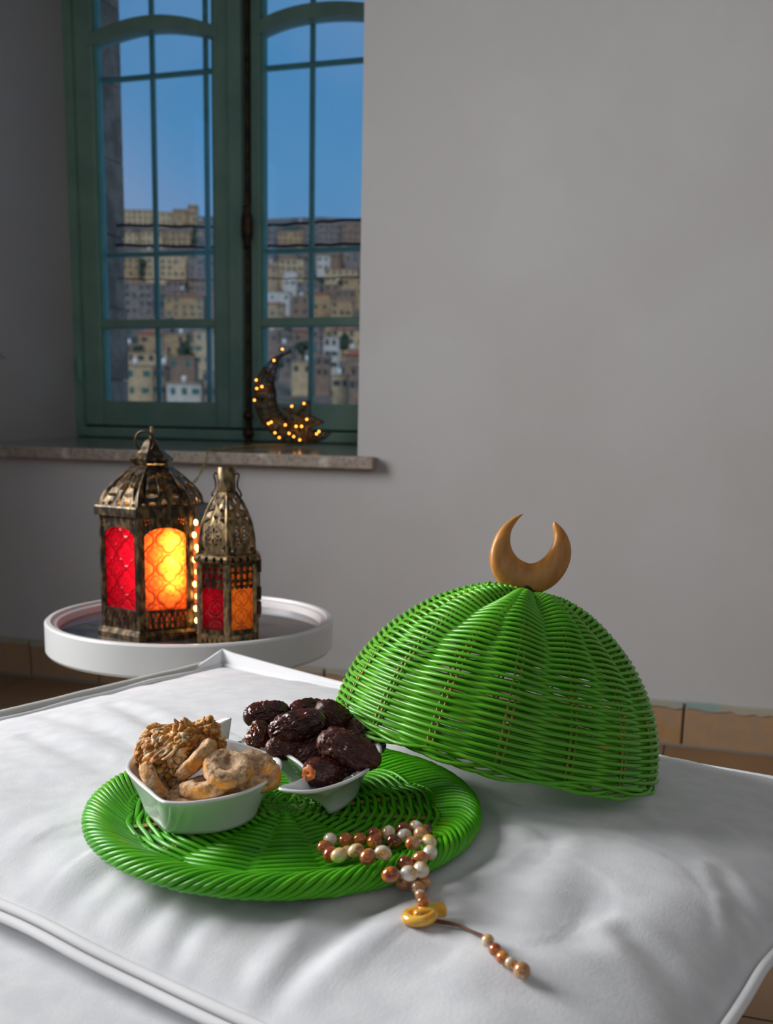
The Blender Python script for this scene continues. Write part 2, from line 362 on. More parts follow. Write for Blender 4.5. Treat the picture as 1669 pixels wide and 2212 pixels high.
# floor tiles, each its own piece
ts = .30
b = MB(); b.box((0, 0, -.004), (ts-.005, ts-.005, .008)); tme = mesh_of('floor_tile', b, M['tile'])
for i in range(-6, 11):
    for j in range(0, 9):
        u = i*ts+.06; v = -(j+.5)*ts
        if u-ts/2 < UW or u+ts/2 > UR: continue
        p = WP(u, v, rng.uniform(-.0008, .0002))
        inst('floor_tile', tme, fl, Matrix.Translation(p) @ Matrix.Rotation(A_, 4, 'Z'))
# window of the left wall (the room's light comes through it)
b = MB()
for v0, v1, z0, z1 in ((-2.5, -2.44, .9, 2.4), (-1.06, -1.0, .9, 2.4), (-2.44, -1.06, .9, .96), (-2.44, -1.06, 2.34, 2.4)):
    b.wbox(UW-.12, UW-.06, v0, v1, z0, z1)
struct('window_2', b, M['frame'])

pA = np.array([wpix(60, 770, .25)[1]])
bq = MB()
for k, (dz0, dv0) in enumerate(((0, 0), (.004, .02))):
    bq.tube([WP(UL+.0006, .26+dv0+.012*i, pA[0]+dz0+.006*math.sin(i*1.7)) for i in range(4)], .0012, 5, ref=tuple(EU))
obj('plaster_scratch', bq, M['bronze'], bpy.data.objects['wall_back'])
# skirting: stone tiles along the back wall
sk = struct('baseboard_back', MB().wbox(UW, UR, -.006, 0, 0, .098), M['grout'])
edges = [UW]; x = UW
uj, _ = wpix(1475, 1560, -.012)
L = .232
k0 = uj-math.floor((uj-UW)/L)*L
x = k0
while x < UR:
    if x > edges[-1]+.03: edges.append(x)
    x += L
edges.append(UR)
for a, c in zip(edges[:-1], edges[1:]):
    zt = .102+rng.uniform(-.002, .002); b = MB()
    b.wbox(a+.003, c-.003, -.016-rng.uniform(0, .002), -.004, .002, zt)
    o = obj('skirting_tile', b, M['skirt'], sk); bevel(o, .002)
    b = MB(); zz = zt
    nx = 14; top = []
    for i in range(nx): top.append((a+.004+(c-a-.008)*i/(nx-1), zz+.007+rng.uniform(-.001, .001)))
    bot = [(q[0], zz-.004-rng.uniform(0, .007)) for q in reversed(top)]
    b.prism(top+bot, lambda u, z, d: WP(u, d, z), -.0195, -.004)
    obj('paint_smear', b, M['old_paint'], sk)
b = MB().wbox(UW, UR, -.026, 0, -.0005, .004)
obj('mortar_joint', b, M['grout'], sk)

# sill (stone slab with a thick nose)
b = MB(); b.add([WP(u, v, z) for u in (UL, 0) for v, z in ((0, ZS-.034), (VF+.02, ZS-.034), (VF+.02, ZB-.0005), (0, ZS-.0008))], [(0, 1, 2, 3), (7, 6, 5, 4), (0, 4, 5, 1), (1, 5, 6, 2), (2, 6, 7, 3), (3, 7, 4, 0)])
si = struct('trim_1', b, M['sill_top'])
ue, _ = wpix(806, 1000, -.03)
o = obj('sill_nose', MB().wbox(UW, ue, -.034, -.0005, ZS-.032, ZS), M['sill'], si); bevel(o, .004)

# ------------------------------------------------------------------ window_1
win = struct('window_1', MB().wbox(UL, 0.25, VF+.035, VF+.09, ZT-.05, ZT), M['frame'])
def pw(x, y, v=VF): return wpix(x, y, v)
def bar(b, p0, p1, w, v0, v1):
    """straight bar between two points of the window plane, w wide in metres"""
    a = np.array(p0); c = np.array(p1); d = (c-a)/np.linalg.norm(c-a); n = np.array([-d[1], d[0]])*w/2
    b.prism([tuple(a+n), tuple(c+n), tuple(c-n), tuple(a-n)], lambda u, z, q: WP(u, q, z), v0, v1)
def uz(x, y=500): return pw(x, y)[0]
ppm = F/3.62
uA = uz(164); uS1 = uz(213, 600); uS2 = uz(461); uM = uz(497, 600); uR1 = uz(541); uR2 = uz(561)
zb0 = ZS; zb1 = pw(330, 921)[1]; zb2 = pw(330, 867)[1]; zm0 = pw(330, 708)[1]; zm1 = pw(330, 689)[1]
uMid = uz(533); uRe = uMid+(uMid-uA)
# fixed frame
b = MB(); b.wbox(uA-.03, uA+.012, VF-.01, VF+.10, ZB, ZT).wbox(uRe-.012, uRe+.03, VF-.01, VF+.10, ZB, ZT)
obj('frame_jamb', b, M['frame'], win)
b = MB().wbox(uA, uRe, VF-.02, VF+.10, ZB, zb1-.006); o = obj('frame_sill_rail', b, M['frame'], win); bevel(o, .006)
def arch_poly(x0, x1, dy, ctrl_t, ctrl_b):
    t = crom([pw(*q) for q in ctrl_t], 6, False); bt = crom([pw(*q) for q in ctrl_b], 6, False)
    return [tuple(q) for q in t]+[tuple(q) for q in bt[::-1]]
def sash(u0, u1, g0, g1, arch, bars_v, bars_h, name):
    s_ = obj(name, MB().wbox(u0, g0, VF, VF+.05, zb1, ZT-.05), M['frame'], win); bevel(s_, .006)
    def prt(nm, b, mt=M['frame'], bv=.005):
        o = obj(nm, b, mt, s_); bevel(o, bv) if bv else None; return o
    prt('stile', MB().wbox(g1, u1, VF, VF+.05, zb1, ZT-.05))
    prt('bottom_rail', MB().wbox(g0, g1, VF+.001, VF+.049, zb1, zb2))
    prt('middle_rail', MB().wbox(g0, g1, VF+.004, VF+.046, zm0, zm1))
    prt('top_rail', MB().wbox(g0, g1, VF+.001, VF+.049, ZT-.12, ZT-.051))
    b = MB(); n = len(arch)//2
    for i in range(n-1):
        q = [arch[i], arch[i+1], arch[2*n-2-i], arch[2*n-1-i]]
        b.prism(q, lambda u, z, d: WP(u, d, z), VF-.004, VF+.052)
    prt('arched_rail', b, bv=0)
    # glazing bead along the stile, lighter
    for u in (g0, g1):
        sg = 1 if u == g0 else -1
        prt('glazing_bead', MB().wbox(min(u, u+sg*.008), max(u, u+sg*.008), VF+.012, VF+.045, zb2, ZT-.12), M['muntin'], 0)
    for u in bars_v:
        b = MB().wbox(u-.0085, u+.0085, VF+.052, VF+.066, zb2, ZT-.12); prt('glazing_bar', b, M['muntin'], .003)
    for z in bars_h:
        b = MB().wbox(g0, g1, VF+.050, VF+.064, z-.008, z+.008); prt('glazing_bar', b, M['muntin'], .003)
    # glass between the bars, one pane at a time
    us = [g0]+[u for u in bars_v if g0+.02 < u < g1-.02]+[g1]; zs_ = [zb2, (zm0+zm1)/2]+sorted(bars_h)+[ZT-.12]
    for a, c in zip(us[:-1], us[1:]):
        for z0, z1 in zip(zs_[:-1], zs_[1:]):
            obj('pane', MB().wbox(a, c, VF+.028, VF+.031, z0, z1), M['pane'], s_)
    return s_
archL = arch_poly(190, 460, 0, [(186, 78), (215, 62), (262, 45), (300, 36), (345, 32), (392, 36), (430, 44), (470, 57)],
                  [(186, 103), (215, 90), (262, 75), (300, 66), (345, 62), (392, 65), (430, 71), (470, 83)])
archR = arch_poly(553, 900, 0, [(548, 52), (580, 33), (620, 18), (665, 8), (720, 3), (775, 5), (830, 12), (900, 30)],
                  [(548, 78), (580, 62), (620, 48), (665, 39), (720, 34), (775, 35), (830, 42), (900, 60)])
hb = [pw(335, 549, VF+.055)[1], pw(335, 165, VF+.055)[1]]
sash(uA+.012, uM, uS1, uS2, archL, [pw(335, 400, VF+.06)[0], pw(448, 400, VF+.06)[0]], hb, 'casement_sash')
hb2 = [pw(672, 541, VF+.055)[1], pw(672, 140, VF+.055)[1]]
sash(uR1, uRe-.012, uR2, uRe-.08, archR, [pw(674, 400, VF+.06)[0], pw(791, 400, VF+.06)[0]], hb2, 'casement_sash')
# meeting astragal; shade of the gaps put in as near-black strips
o = obj('astragal', MB().wbox(uM+.001, uz(527, 600), VF-.018, VF+.05, zb1, ZT-.05), M['frame'], win); bevel(o, .006)
obj('shadow_gap', MB().wbox(uz(527, 600), uR1, VF+.02, VF+.05, zb1, ZT-.05), M['gap_shade'], win)
obj('shadow_gap', MB().wbox(uA, uRe, VF+.004, VF+.05, zb1-.007, zb1), M['gap_shade'], win)
# hinge
a = pw(172, 770, VF-.012); c = pw(174, 822, VF-.012)
b = MB().tube([WP(a[0], VF-.016, a[1]), WP(c[0], VF-.016, c[1])], .009, 8, ref=(1, 0, 0)); obj('hinge', b, M['muntin'], win, auto=30)
# espagnolette bolt
ub, zbt = pw(535, 944, VF-.04)
q = WP(ub, VF-.035, 0)
b = MB().tube([(q[0], q[1], ZB+.01), (q[0], q[1], ZT-.06)], .0075, 10, ref=(1, 0, 0))
rod = obj('espagnolette_rod', b, M['bronze'], win, auto=40)
def zpix(y, x=535, v=VF-.035): return wpix(x, y, v)[1]
z0, z1 = zpix(540), zpix(443)
b = MB(); hh = z1-z0
b.lathe([(.008, 0), (.014, .006), (.011, .016), (.019, .04), (.021, hh*.5), (.019, hh-.04), (.011, hh-.016), (.014, hh-.006), (.008, hh)], (q[0], q[1]-.004, z0), 16)
obj('rod_handle', b, M['bronze'], rod, auto=40)
for yk, rk in ((898, .018), (936, .019)):
    b = MB().ball((q[0], q[1]-.004, zpix(yk)), (rk, rk, rk*.95), 14, 10); obj('rod_knob', b, M['bronze'], rod, smooth=True)
b = MB().lathe([(.010, 0), (.012, .003), (.009, .012)], (q[0], q[1], zsill(VF-.035)), 12); obj('rod_foot', b, M['bronze'], rod, auto=40)

# outer stone jambs
uj0, _ = pw(259, 400, TH)
b = MB(); zs0 = ZS-.03
for k in range(7):
    h = .26; z0 = zs0+k*h
    b.wbox(UL-.1, uj0+rng.uniform(-.005, .005), VF+.12, TH+.02, z0, z0+h-.003)
tag(struct('trim_2', b, M['stone']))
b = MB().wbox(uRe+.02, uRe+.3, VF+.12, TH+.02, ZS-.03, ZT); struct('trim_3', b, M['stone'])

# ------------------------------------------------------------------ outdoors: hill, houses, trees, cables
def hill(d):
    t = (d-250)/450.
    y = 862-395*t if d <= 690 else 862-395*(440/450.)+(d-690)*.9
    return CAM[2]+d*(905-y)/2200.
gx = np.linspace(-330, 130, 60); gd = np.linspace(120, 1000, 60)
b = MB(); vs = []
for d in gd:
    for x in gx:
        vs.append((x, d, hill(d)-3+3*noise.noise(Vector((x*.02, d*.02, 0)))))
n = len(gx); fs = [(i*n+j, i*n+j+1, (i+1)*n+j+1, (i+1)*n+j) for i in range(len(gd)-1) for j in range(n-1)]
hm = pmat('hillside_scrub', (.10, .09, .085), .95, col2=(.16, .14, .11), nscale=.15, detail=8, col3=(.03, .05, .04), n3=.08, ramp3=(.55, .6))
struct('hillside', MB().add(vs, fs), hm, smooth=True)
HC_ = {'cream': pmat('house_cream', (.46, .38, .25), .9, col2=(.36, .30, .20), nscale=.6), 'sand': pmat('house_sand', (.37, .28, .17), .9, col2=(.28, .21, .13), nscale=.6),
       'tan': pmat('house_tan', (.22, .17, .13), .9, col2=(.17, .13, .11), nscale=.6), 'grey': pmat('house_grey', (.20, .19, .20), .9, col2=(.14, .13, .14), nscale=.6),
       'white': pmat('house_white', (.50, .52, .52), .9, col2=(.4, .42, .43), nscale=.6)}
RM = {'red': pmat('roof_red', (.38, .11, .06), .9), 'flat': pmat('roof_flat', (.30, .26, .20), .9)}
WM = {'dark': pmat('house_window', (.03, .05, .06), .3), 'teal': pmat('house_window_teal', (.02, .13, .13), .4)}
TANK = pmat('roof_tank', (.6, .65, .68), .4)
wb = MB(); wb.box((0, 0, 0), (1.0, .3, 1.3)); WME = {k: mesh_of('window', wb, WM[k]) for k in WM}
wtr = MB(); wtr.box((0, 0, 0), (1, .3, 1)); WUN = {k: mesh_of('window', wtr, WM[k]) for k in WM}
tkb = MB(); tkb.lathe([(.6, 0), (.6, 1.3), (.3, 1.6)], (0, 0, 0), 8); TME = mesh_of('water_tank', tkb, TANK, True)
def zone(x, y):
    s = 'left' if x < 500 else 'right'
    if y < 545: r = 'on the ridge line under the sky'
    elif y < 600: r = 'just below the ridge'
    elif y < 700: r = 'halfway up the hillside'
    else: r = 'low on the hillside'
    col = ('left half' if x < 335 else 'right half') if s == 'left' else ('left half' if x < 675 else 'right half')
    return r, f'{col} of {s} sash' if 0 else f'{s} sash {col}'
housecount = 0; usedlab = {}
BOXES = []; HLAB = []; HROOT = []
def house(x0, x1, yt, yb, colr='cream', roof='flat', win='dark', d=None, extra='', soft=False, tries=0):
    """a house on the slope whose front spans these image columns and rows from the photograph's viewpoint"""
    global housecount
    if d is None: d = 250+450*(862-min(yb+14, 862))/395.
    p0 = atd(x0, yb, 1); k = d/(p0-CAM)[1]; a = CAM+(p0-CAM)*k
    p1 = atd(x1, yb, 1); c = CAM+(p1-CAM)*(d/(p1-CAM)[1]); t = atd(x0, yt, 1); t = CAM+(t-CAM)*(d/(t-CAM)[1])
    w = c[0]-a[0]; h = t[2]-a[2]; cx = (a[0]+c[0])/2; z0 = min(a[2], c[2]); dp = max(7, w*.7)
    r, zn = zone((x0+x1)/2, (yt+yb)/2)
    r = r.replace('on the ridge line under the sky', 'on the ridge'); size = 'long ' if (x1-x0) > 2.2*(yb-yt) else ('tall ' if (yb-yt) > 1.1*(x1-x0) else '')
    lab = f'{size}{colr} {"red-roofed" if roof=="red" else "flat-roofed"} house {extra+" " if extra else ""}{r}, {zn}'
    box_ = (a[0]-.4, c[0]+.4, d-.4, d+dp+.4, z0-6, z0+h+2)
    for B_ in BOXES:
        if not (box_[1] < B_[0] or B_[1] < box_[0] or box_[3] < B_[2] or B_[3] < box_[2] or box_[5] < B_[4] or B_[5] < box_[4]):
            if soft: return
            if tries < 30: return house(x0, x1, yt, yb, colr, roof, win, d-3, extra, False, tries+1)
            sh = B_[3]-box_[2]
            dp = max(2.5, min(dp, abs(B_[2]-d)-.6)) if B_[2] > d+2.5 else dp
    BOXES.append((a[0]-.4, c[0]+.4, d-.4, d+dp+.4, z0-6, z0+h+2)); HLAB.append((lab, (x0+x1)/2))
    # 'named by place' keeps look-alikes apart; identical ones share the group below
    rt_ = root('hillside_house', (cx, d+dp/2, z0), lab, 'house', 'houses of the hillside town'); HROOT.append(rt_)
    fd = 6
    bb = MB().box((cx, d+dp/2, z0+h/2-fd/2), (w, dp, h+fd)); obj('wall', bb, HC_[colr], rt_)
    bb = MB()
    if roof == 'red':
        e_ = .5; zz = z0+h; hh = max(.9, h*.16)
        V = [(cx-w/2-e_, d-e_, zz), (cx+w/2+e_, d-e_, zz), (cx+w/2+e_, d+dp+e_, zz), (cx-w/2-e_, d+dp+e_, zz), (cx-w*.3, d+dp*.5, zz+hh), (cx+w*.3, d+dp*.5, zz+hh)]
        bb.add(V, [(0, 1, 5, 4), (1, 2, 5), (2, 3, 4, 5), (3, 0, 4), (3, 2, 1, 0)])
    else:
        bb.box((cx, d+dp/2, z0+h+.15), (w+.6, dp+.6, .3))
    obj('roof', bb, RM[roof], rt_)
    if roof == 'flat' and rng.random() < .5:
        inst('water_tank', TME, rt_, Matrix.Translation((w*rng.uniform(-.3, .3), -dp*.2, h+.3)))
    fl_ = max(1, int(round(h/3.3))); nc = max(2, int(round(w/3.2)))
    near = (d < 430); jb = MB()
    for i in range(fl_):
        for j in range(nc):
            if rng.random() < .12: continue
            lx = (j+.5)/nc*w-w/2+rng.uniform(-.2, .2); lz = (i+.55)/fl_*h; ww = rng.choice((1.0, 1.2, 1.7)); wh = 1.5 if ww < 1.5 else 1.2
            if near: inst('window', WUN[win], rt_, Matrix.Translation((lx, -dp/2, lz)) @ Matrix.Diagonal((ww, 1, wh, 1)))
            else: jb.box((cx+lx, d, z0+lz), (ww, .3, wh))
    if not near and jb.n: obj('windows', jb, WM[win], rt_, kind='stuff')
    housecount += 1
HS = [  # x0,x1,ytop,ybot,colour,roof,window  (left sash)
 (262, 332, 453, 486, 'cream', 'flat', 'dark', 'and a row of windows'), (334, 372, 458, 486, 'cream', 'flat', 'dark'), (374, 404, 452, 490, 'sand', 'flat', 'dark'), (406, 425, 443, 492, 'sand', 'flat', 'dark', 'like a tower'),
 (262, 300, 502, 528, 'cream', 'red', 'dark'), (304, 352, 500, 530, 'cream', 'red', 'dark'), (356, 418, 500, 533, 'sand', 'flat', 'dark'), (440, 460, 505, 532, 'grey', 'red', 'dark'),
 (262, 302, 556, 598, 'sand', 'flat', 'dark'), (306, 342, 540, 600, 'cream', 'flat', 'dark'), (345, 402, 545, 598, 'cream', 'flat', 'dark'), (406, 440, 560, 600, 'grey', 'flat', 'dark'),
 (268, 330, 612, 680, 'grey', 'flat', 'dark'), (356, 440, 640, 685, 'sand', 'red', 'teal'), (443, 462, 640, 684, 'tan', 'red', 'dark'), (300, 350, 720, 775, 'sand', 'red', 'dark'),
 (355, 402, 722, 790, 'sand', 'flat', 'dark'), (268, 300, 745, 790, 'tan', 'flat', 'dark'), (420, 460, 716, 790, 'cream', 'flat', 'teal'), (268, 332, 790, 862, 'cream', 'flat', 'teal', 'and a balcony'),
 (334, 356, 790, 860, 'tan', 'flat', 'dark'), (360, 436, 828, 864, 'white', 'flat', 'teal'), (440, 462, 800, 862, 'tan', 'flat', 'dark'),
 # right sash
 (566, 596, 497, 522, 'grey', 'flat', 'dark'), (600, 655, 500, 528, 'sand', 'flat', 'dark'), (658, 682, 505, 530, 'grey', 'flat', 'dark'), (686, 735, 484, 524, 'grey', 'flat', 'dark'), (738, 786, 482, 524, 'tan', 'flat', 'dark'),
 (566, 600, 575, 610, 'sand', 'red', 'dark'), (604, 655, 560, 600, 'cream', 'flat', 'dark'), (612, 640, 585, 620, 'white', 'flat', 'dark'), (700, 770, 580, 612, 'cream', 'red', 'dark'), (684, 712, 552, 585, 'white', 'flat', 'dark'), (740, 784, 600, 640, 'sand', 'red', 'dark'),
 (565, 625, 630, 655, 'white', 'flat', 'teal'), (564, 612, 655, 684, 'sand', 'red', 'teal'), (630, 668, 640, 684, 'tan', 'flat', 'dark'), (672, 712, 635, 672, 'sand', 'red', 'dark'), (714, 760, 650, 684, 'sand', 'flat', 'dark'), (640, 690, 610, 640, 'grey', 'flat', 'dark'),
 (564, 600, 715, 745, 'tan', 'flat', 'dark'), (632, 672, 715, 745, 'tan', 'red', 'dark'), (716, 786, 712, 746, 'cream', 'red', 'dark'), (698, 730, 728, 800, 'white', 'flat', 'dark'), (752, 786, 756, 790, 'sand', 'flat', 'dark'),
 (630, 674, 782, 812, 'cream', 'flat', 'dark'), (680, 712, 770, 815, 'tan', 'flat', 'dark'), (718, 752, 812, 845, 'cream', 'flat', 'dark'), (754, 786, 790, 845, 'tan', 'flat', 'dark'), (600, 632, 745, 790, 'grey', 'flat', 'dark'),
 (700, 735, 615, 640, 'tan', 'flat', 'dark'), (600, 640, 528, 552, 'tan', 'red', 'dark'), (680, 740, 530, 560, 'tan', 'flat', 'dark'), (745, 786, 530, 566, 'grey', 'flat', 'dark'), (566, 590, 528, 556, 'grey', 'flat', 'dark')]
for h in HS:
    house(*h[:7], extra={'and a row of windows': 'with window row', 'and a balcony': 'with balcony'}.get(h[7], h[7]) if len(h) > 7 else '')
# more of the town between them
for row in range(11):
    yb = 505+row*33
    x = 258+rng.uniform(0, 20)
    dd = 250+450*(862-yb)/395.
    while x < 790:
        wpx = rng.uniform(9, 14)*2200/dd*.8
        if not (455 < x+wpx/2 < 562) and rng.random() < .62:
            hp = rng.uniform(6, 11)*2200/dd*.8
            house(x, x+wpx, yb-hp-6, yb-6, rng.choice(['cream', 'sand', 'tan', 'tan', 'grey', 'grey']), rng.choice(['flat', 'flat', 'red']), rng.choice(['dark', 'dark', 'teal']), d=dd+6+rng.uniform(0, 10), soft=True)
        x += wpx+rng.uniform(0, 14)
ORD = ['leftmost', 'second from left', 'third from left', 'fourth from left', 'fifth from left', 'sixth from left', 'seventh from left']
for lb in set(l for l, _ in HLAB):
    ii = sorted([i for i, (l, _) in enumerate(HLAB) if l == lb], key=lambda i: HLAB[i][1])
    if len(ii) > 1:
        for n_, i in enumerate(ii): HROOT[i]['label'] = lb.replace('just below the ridge', 'below the ridge')+', '+ORD[min(n_, 6)]
# trees: dark crowns between the houses
TM = pmat('tree_leaves', (.012, .035, .022), .9, col2=(.02, .05, .03), nscale=.8)
TRK = pmat('tree_bark', (.05, .035, .025), .9)
def tree(x, y, wpx, hpx, lab):
    d = 250+450*(862-min(y+8, 862))/395.-9
    for _ in range(60):
        p = atd(x, y, 1); p = CAM+(p-CAM)*(d/(p-CAM)[1]); w = wpx*d/F; h = hpx*d/F
        if any(p[0]+w*.7 > B_[0] and p[0]-w*.7 < B_[1] and d+w*.7 > B_[2] and d-w*.7 < B_[3] and p[2]+h > B_[4] and p[2] < B_[5] for B_ in BOXES): d -= 2
        else: break
    r_ = root('hillside_tree', (p[0], p[1], p[2]), lab, 'tree', 'trees of the hillside town')
    b = MB(); rr = random.Random(int(x*y))
    for k in range(9):
        b.ball((p[0]+rr.uniform(-.3, .3)*w, p[1]+rr.uniform(-.3, .3)*w, p[2]+h*rr.uniform(.3, .8)), (w*rr.uniform(.18, .32), w*.25, h*rr.uniform(.12, .24)), 7, 5)
    obj('crown', b, TM, r_); obj('trunk', MB().tube([(p[0], p[1], p[2]-2), (p[0], p[1], p[2]+h*.5)], w*.05+.1, 6, ref=(1, 0, 0)), TRK, r_)
for x, y, w_, h_, l_ in [(292, 785, 28, 38, 'dark green tree left of the red-roofed house, low in the left sash'), (405, 790, 34, 55, 'large dark green tree low in the left sash, right of its glazing bar'),
                       (420, 540, 16, 50, 'tall dark tree by the tower house below the ridge'), (310, 602, 22, 40, 'dark tree in the left half of left sash, halfway up'),
                       (690, 625, 26, 28, 'dark green tree right of the glazing bar in the right sash, halfway up'), (743, 625, 30, 24, 'dark bushy tree near the wall corner, halfway up the hillside'), (655, 770, 40, 36, 'dark tree low in the right sash above the crescent lamp'),
                       (740, 765, 28, 45, 'dark tree low in the right sash beside the wall corner'), (600, 800, 24, 30, 'dark tree behind the crescent lamp tip'), (446, 700, 18, 60, 'tall dark tree at the right edge of left sash')]:
    tree(x, y, w_, h_, l_)
for pts, r_, l_ in (([(150, 489), (300, 487), (440, 490), (560, 488), (672, 481), (790, 473), (1100, 455)], .0052, 'upper black cable strung across the window opening at the ridge line'),
                   ([(150, 530), (300, 530), (440, 534), (560, 532), (672, 530), (790, 526), (1100, 515)], .0055, 'lower thick black cable strung across the window opening'),
                   ([(150, 600), (300, 603), (440, 605), (560, 602), (672, 601), (790, 597), (1100, 585)], .002, 'thin dark cable across the window opening, lowest of the three')):
    P = crom([atplane(x, y, WP(0, TH-.03, 0), EV) for x, y in pts], 10, False)
    uu = (P-O) @ EU; P = P[(uu > uj0-.02) & (uu < uRe+.05)]
    P[:, 2] += .0015*np.sin(np.arange(len(P))*1.3)
    o = obj('guard_cable', MB().tube(P, r_, 6), M['cable'], loc=P[0]); tag(o, l_, 'cable')

# ------------------------------------------------------------------ crescent lamp on the sill
VC = .42
cc = atplane(652, 852, WP(0, VC, 0), EV); sc_ = (cc-CAM) @ FW/F   # metres per pixel there
base = atplane(640, 955, WP(0, VC, 0), EV)
def CP(x, y, dv=0.): return np.array(atplane(x, y, WP(0, VC, 0), EV))+EV*dv
cr = root('crescent_lamp', WP((base-O) @ EU, VC, zsill(VC)), 'wicker crescent moon lamp with a star and warm fairy lights, on the window sill', 'lamp')
dz = zsill(VC)+.002-CP(630, 957)[2]
def shift(p): q = np.array(p); q[..., 2] += dz; return q
th0, th1 = math.radians(104), math.radians(-52)+2*math.pi   # from the top tip round the left to the right tip (image angles, ccw)
def cres(t):   # centre-line and half width at t in 0..1
    a = th0+(th1-th0)*t
    ox, oy = 652+103*math.cos(a), 852-103*math.sin(a)
    # distance from outer point inwards to the inner circle (672,822,r80)
    dx, dy = -math.cos(a), math.sin(a); ex, ey = ox-672, oy-822
    bq = ex*dx+ey*dy; cq = ex*ex+ey*ey-80*80; disc = bq*bq-cq
    wd_ = (-bq-math.sqrt(disc)) if disc > 0 else 6
    wd_ = max(5, min(46, wd_)*min(1, .12+(1-t)/.22)*min(1, .2+t/.2)); return ox+dx*wd_/2, oy+dy*wd_/2, wd_/2
b = MB(); wr = random.Random(3)
for k in range(110):   # fine canes wound over and along the crescent
    if k % 3:
        t = wr.uniform(0, 1); pts = []
        a0 = wr.uniform(0, 6.28); span = wr.uniform(.05, .12)
        for i in range(12):
            tt = min(1, max(0, t+span*(i/11-.5))); cx_, cy_, hw = cres(tt); a = a0+i/11*6.28
            dx, dy = cx_-652, cy_-852; l_ = math.hypot(dx, dy)+1e-6
            pts.append(shift(CP(cx_+dx/l_*hw*math.cos(a), cy_+dy/l_*hw*math.cos(a), sc_*min(hw, 22)*.8*math.sin(a))))
    else:
        t0_ = wr.uniform(0, .6); t1_ = t0_+wr.uniform(.2, .4); a0 = wr.uniform(0, 6.28); pts = []
        for i in range(14):
            cx_, cy_, hw = cres(min(1, t0_+(t1_-t0_)*i/13)); dx, dy = cx_-652, cy_-852; l_ = math.hypot(dx, dy)+1e-6
            pts.append(shift(CP(cx_+dx/l_*hw*math.cos(a0), cy_+dy/l_*hw*math.cos(a0), sc_*min(hw, 22)*.8*math.sin(a0))))
    b.tube(pts, wr.uniform(.0012, .0024), 5, ref=tuple(EV*.3+np.array([.2, 0, .9])))
obj('wicker_crescent', b, M['wicker'], cr, kind='stuff')
star = [(655+46*(1 if k % 2 == 0 else .45)*math.sin(k*math.pi/5+.35), 905-46*(1 if k % 2 == 0 else .45)*math.cos(k*math.pi/5+.35)) for k in range(10)]
b = MB()
for k in range(10):
    a, c = star[k], star[(k+1) % 10]
    for dv in (-.012, .012): b.tube([shift(CP(*a, -.02+dv)), shift(CP(*c, -.02+dv))], .0028, 5, ref=tuple(EV))
    b.tube([shift(CP(*a, -.032)), shift(CP(*a, -.008))], .0028, 5)
for k in range(60):
    a = star[wr.randrange(10)]; c = star[wr.randrange(10)]; f1, f2 = wr.uniform(.4, 1), wr.uniform(.2, .8)
    p = (655+(a[0]-655)*f1, 905+(a[1]-905)*f1); q_ = (655+(c[0]-655)*f2, 905+(c[1]-905)*f2)
    if abs(p[0]-q_[0])+abs(p[1]-q_[1]) < 5: continue
    b.tube([shift(CP(*p, -.03+wr.uniform(0, .02))), shift(CP(*q_, -.03+wr.uniform(0, .02)))], .0016, 4, ref=tuple(EV))
obj('wicker_star', b, M['wicker'], cr, kind='stuff')
bulbs = [(620, 751), (602, 775), (564, 817), (565, 835), (576, 831), (560, 860), (590, 910), (596, 907), (604, 930), (613, 940), (626, 913), (649, 916), (661, 916), (672, 901), (666, 867), (644, 938), (657, 945), (693, 932), (634, 931), (640, 873), (698, 927)]
for x, y in bulbs:
    p = shift(CP(x, y, -.036)); bb = MB().ball(p, .0027, 8, 6); obj('bulb', bb, M['bulb'], cr, smooth=True)
for x, y, e_ in ((575, 835, .03), (600, 915, .04), (655, 915, .05), (690, 925, .02)):
    l = lamp('crescent_glow', 'POINT', shift(CP(x, y, -.05)), (0, 0, -1), energy=e_, color=(1, .5, .12), shadow_soft_size=.01)
# cable of the crescent lamp: along the sill and down behind the lanterns
zt_ = 0
P = [shift(CP(630, 955)), WP(wpix(560, 962, .3)[0], .30, zsill(.3)+.004), WP(wpix(500, 962, .15)[0], .16, zsill(.16)+.004), WP(wpix(470, 962, 0)[0], .0, ZS+.006), WP(wpix(452, 968, -.04)[0], -.045, ZS+.005),
     WP(wpix(443, 1000, -.06)[0], -.06, wpix(443, 1000, -.06)[1]), WP(wpix(425, 1035, -.07)[0], -.07, wpix(425, 1035, -.07)[1]), WP(wpix(404, 1058, -.1)[0], -.1, wpix(404, 1058, -.1)[1]),
     WP(wpix(380, 1150, -.14)[0], -.14, wpix(380, 1150, -.14)[1]), WP(wpix(370, 1300, -.05)[0], -.05, .25), WP(wpix(370, 1300, -.05)[0], -.05, .02)]
b = MB()
c_ = crom(P, 10, False); off = np.stack([np.sin(np.arange(len(c_))*.5), np.zeros(len(c_)), np.cos(np.arange(len(c_))*.5)], 1)*.0022
b.tube(c_+off, .0016, 6, ref=tuple(EV+np.array([.2, 0, .4]))); b.tube(c_-off, .0016, 6, ref=tuple(EV+np.array([.2, 0, .4])))
obj('lamp_cable', b, M['wire'], cr, smooth=True)

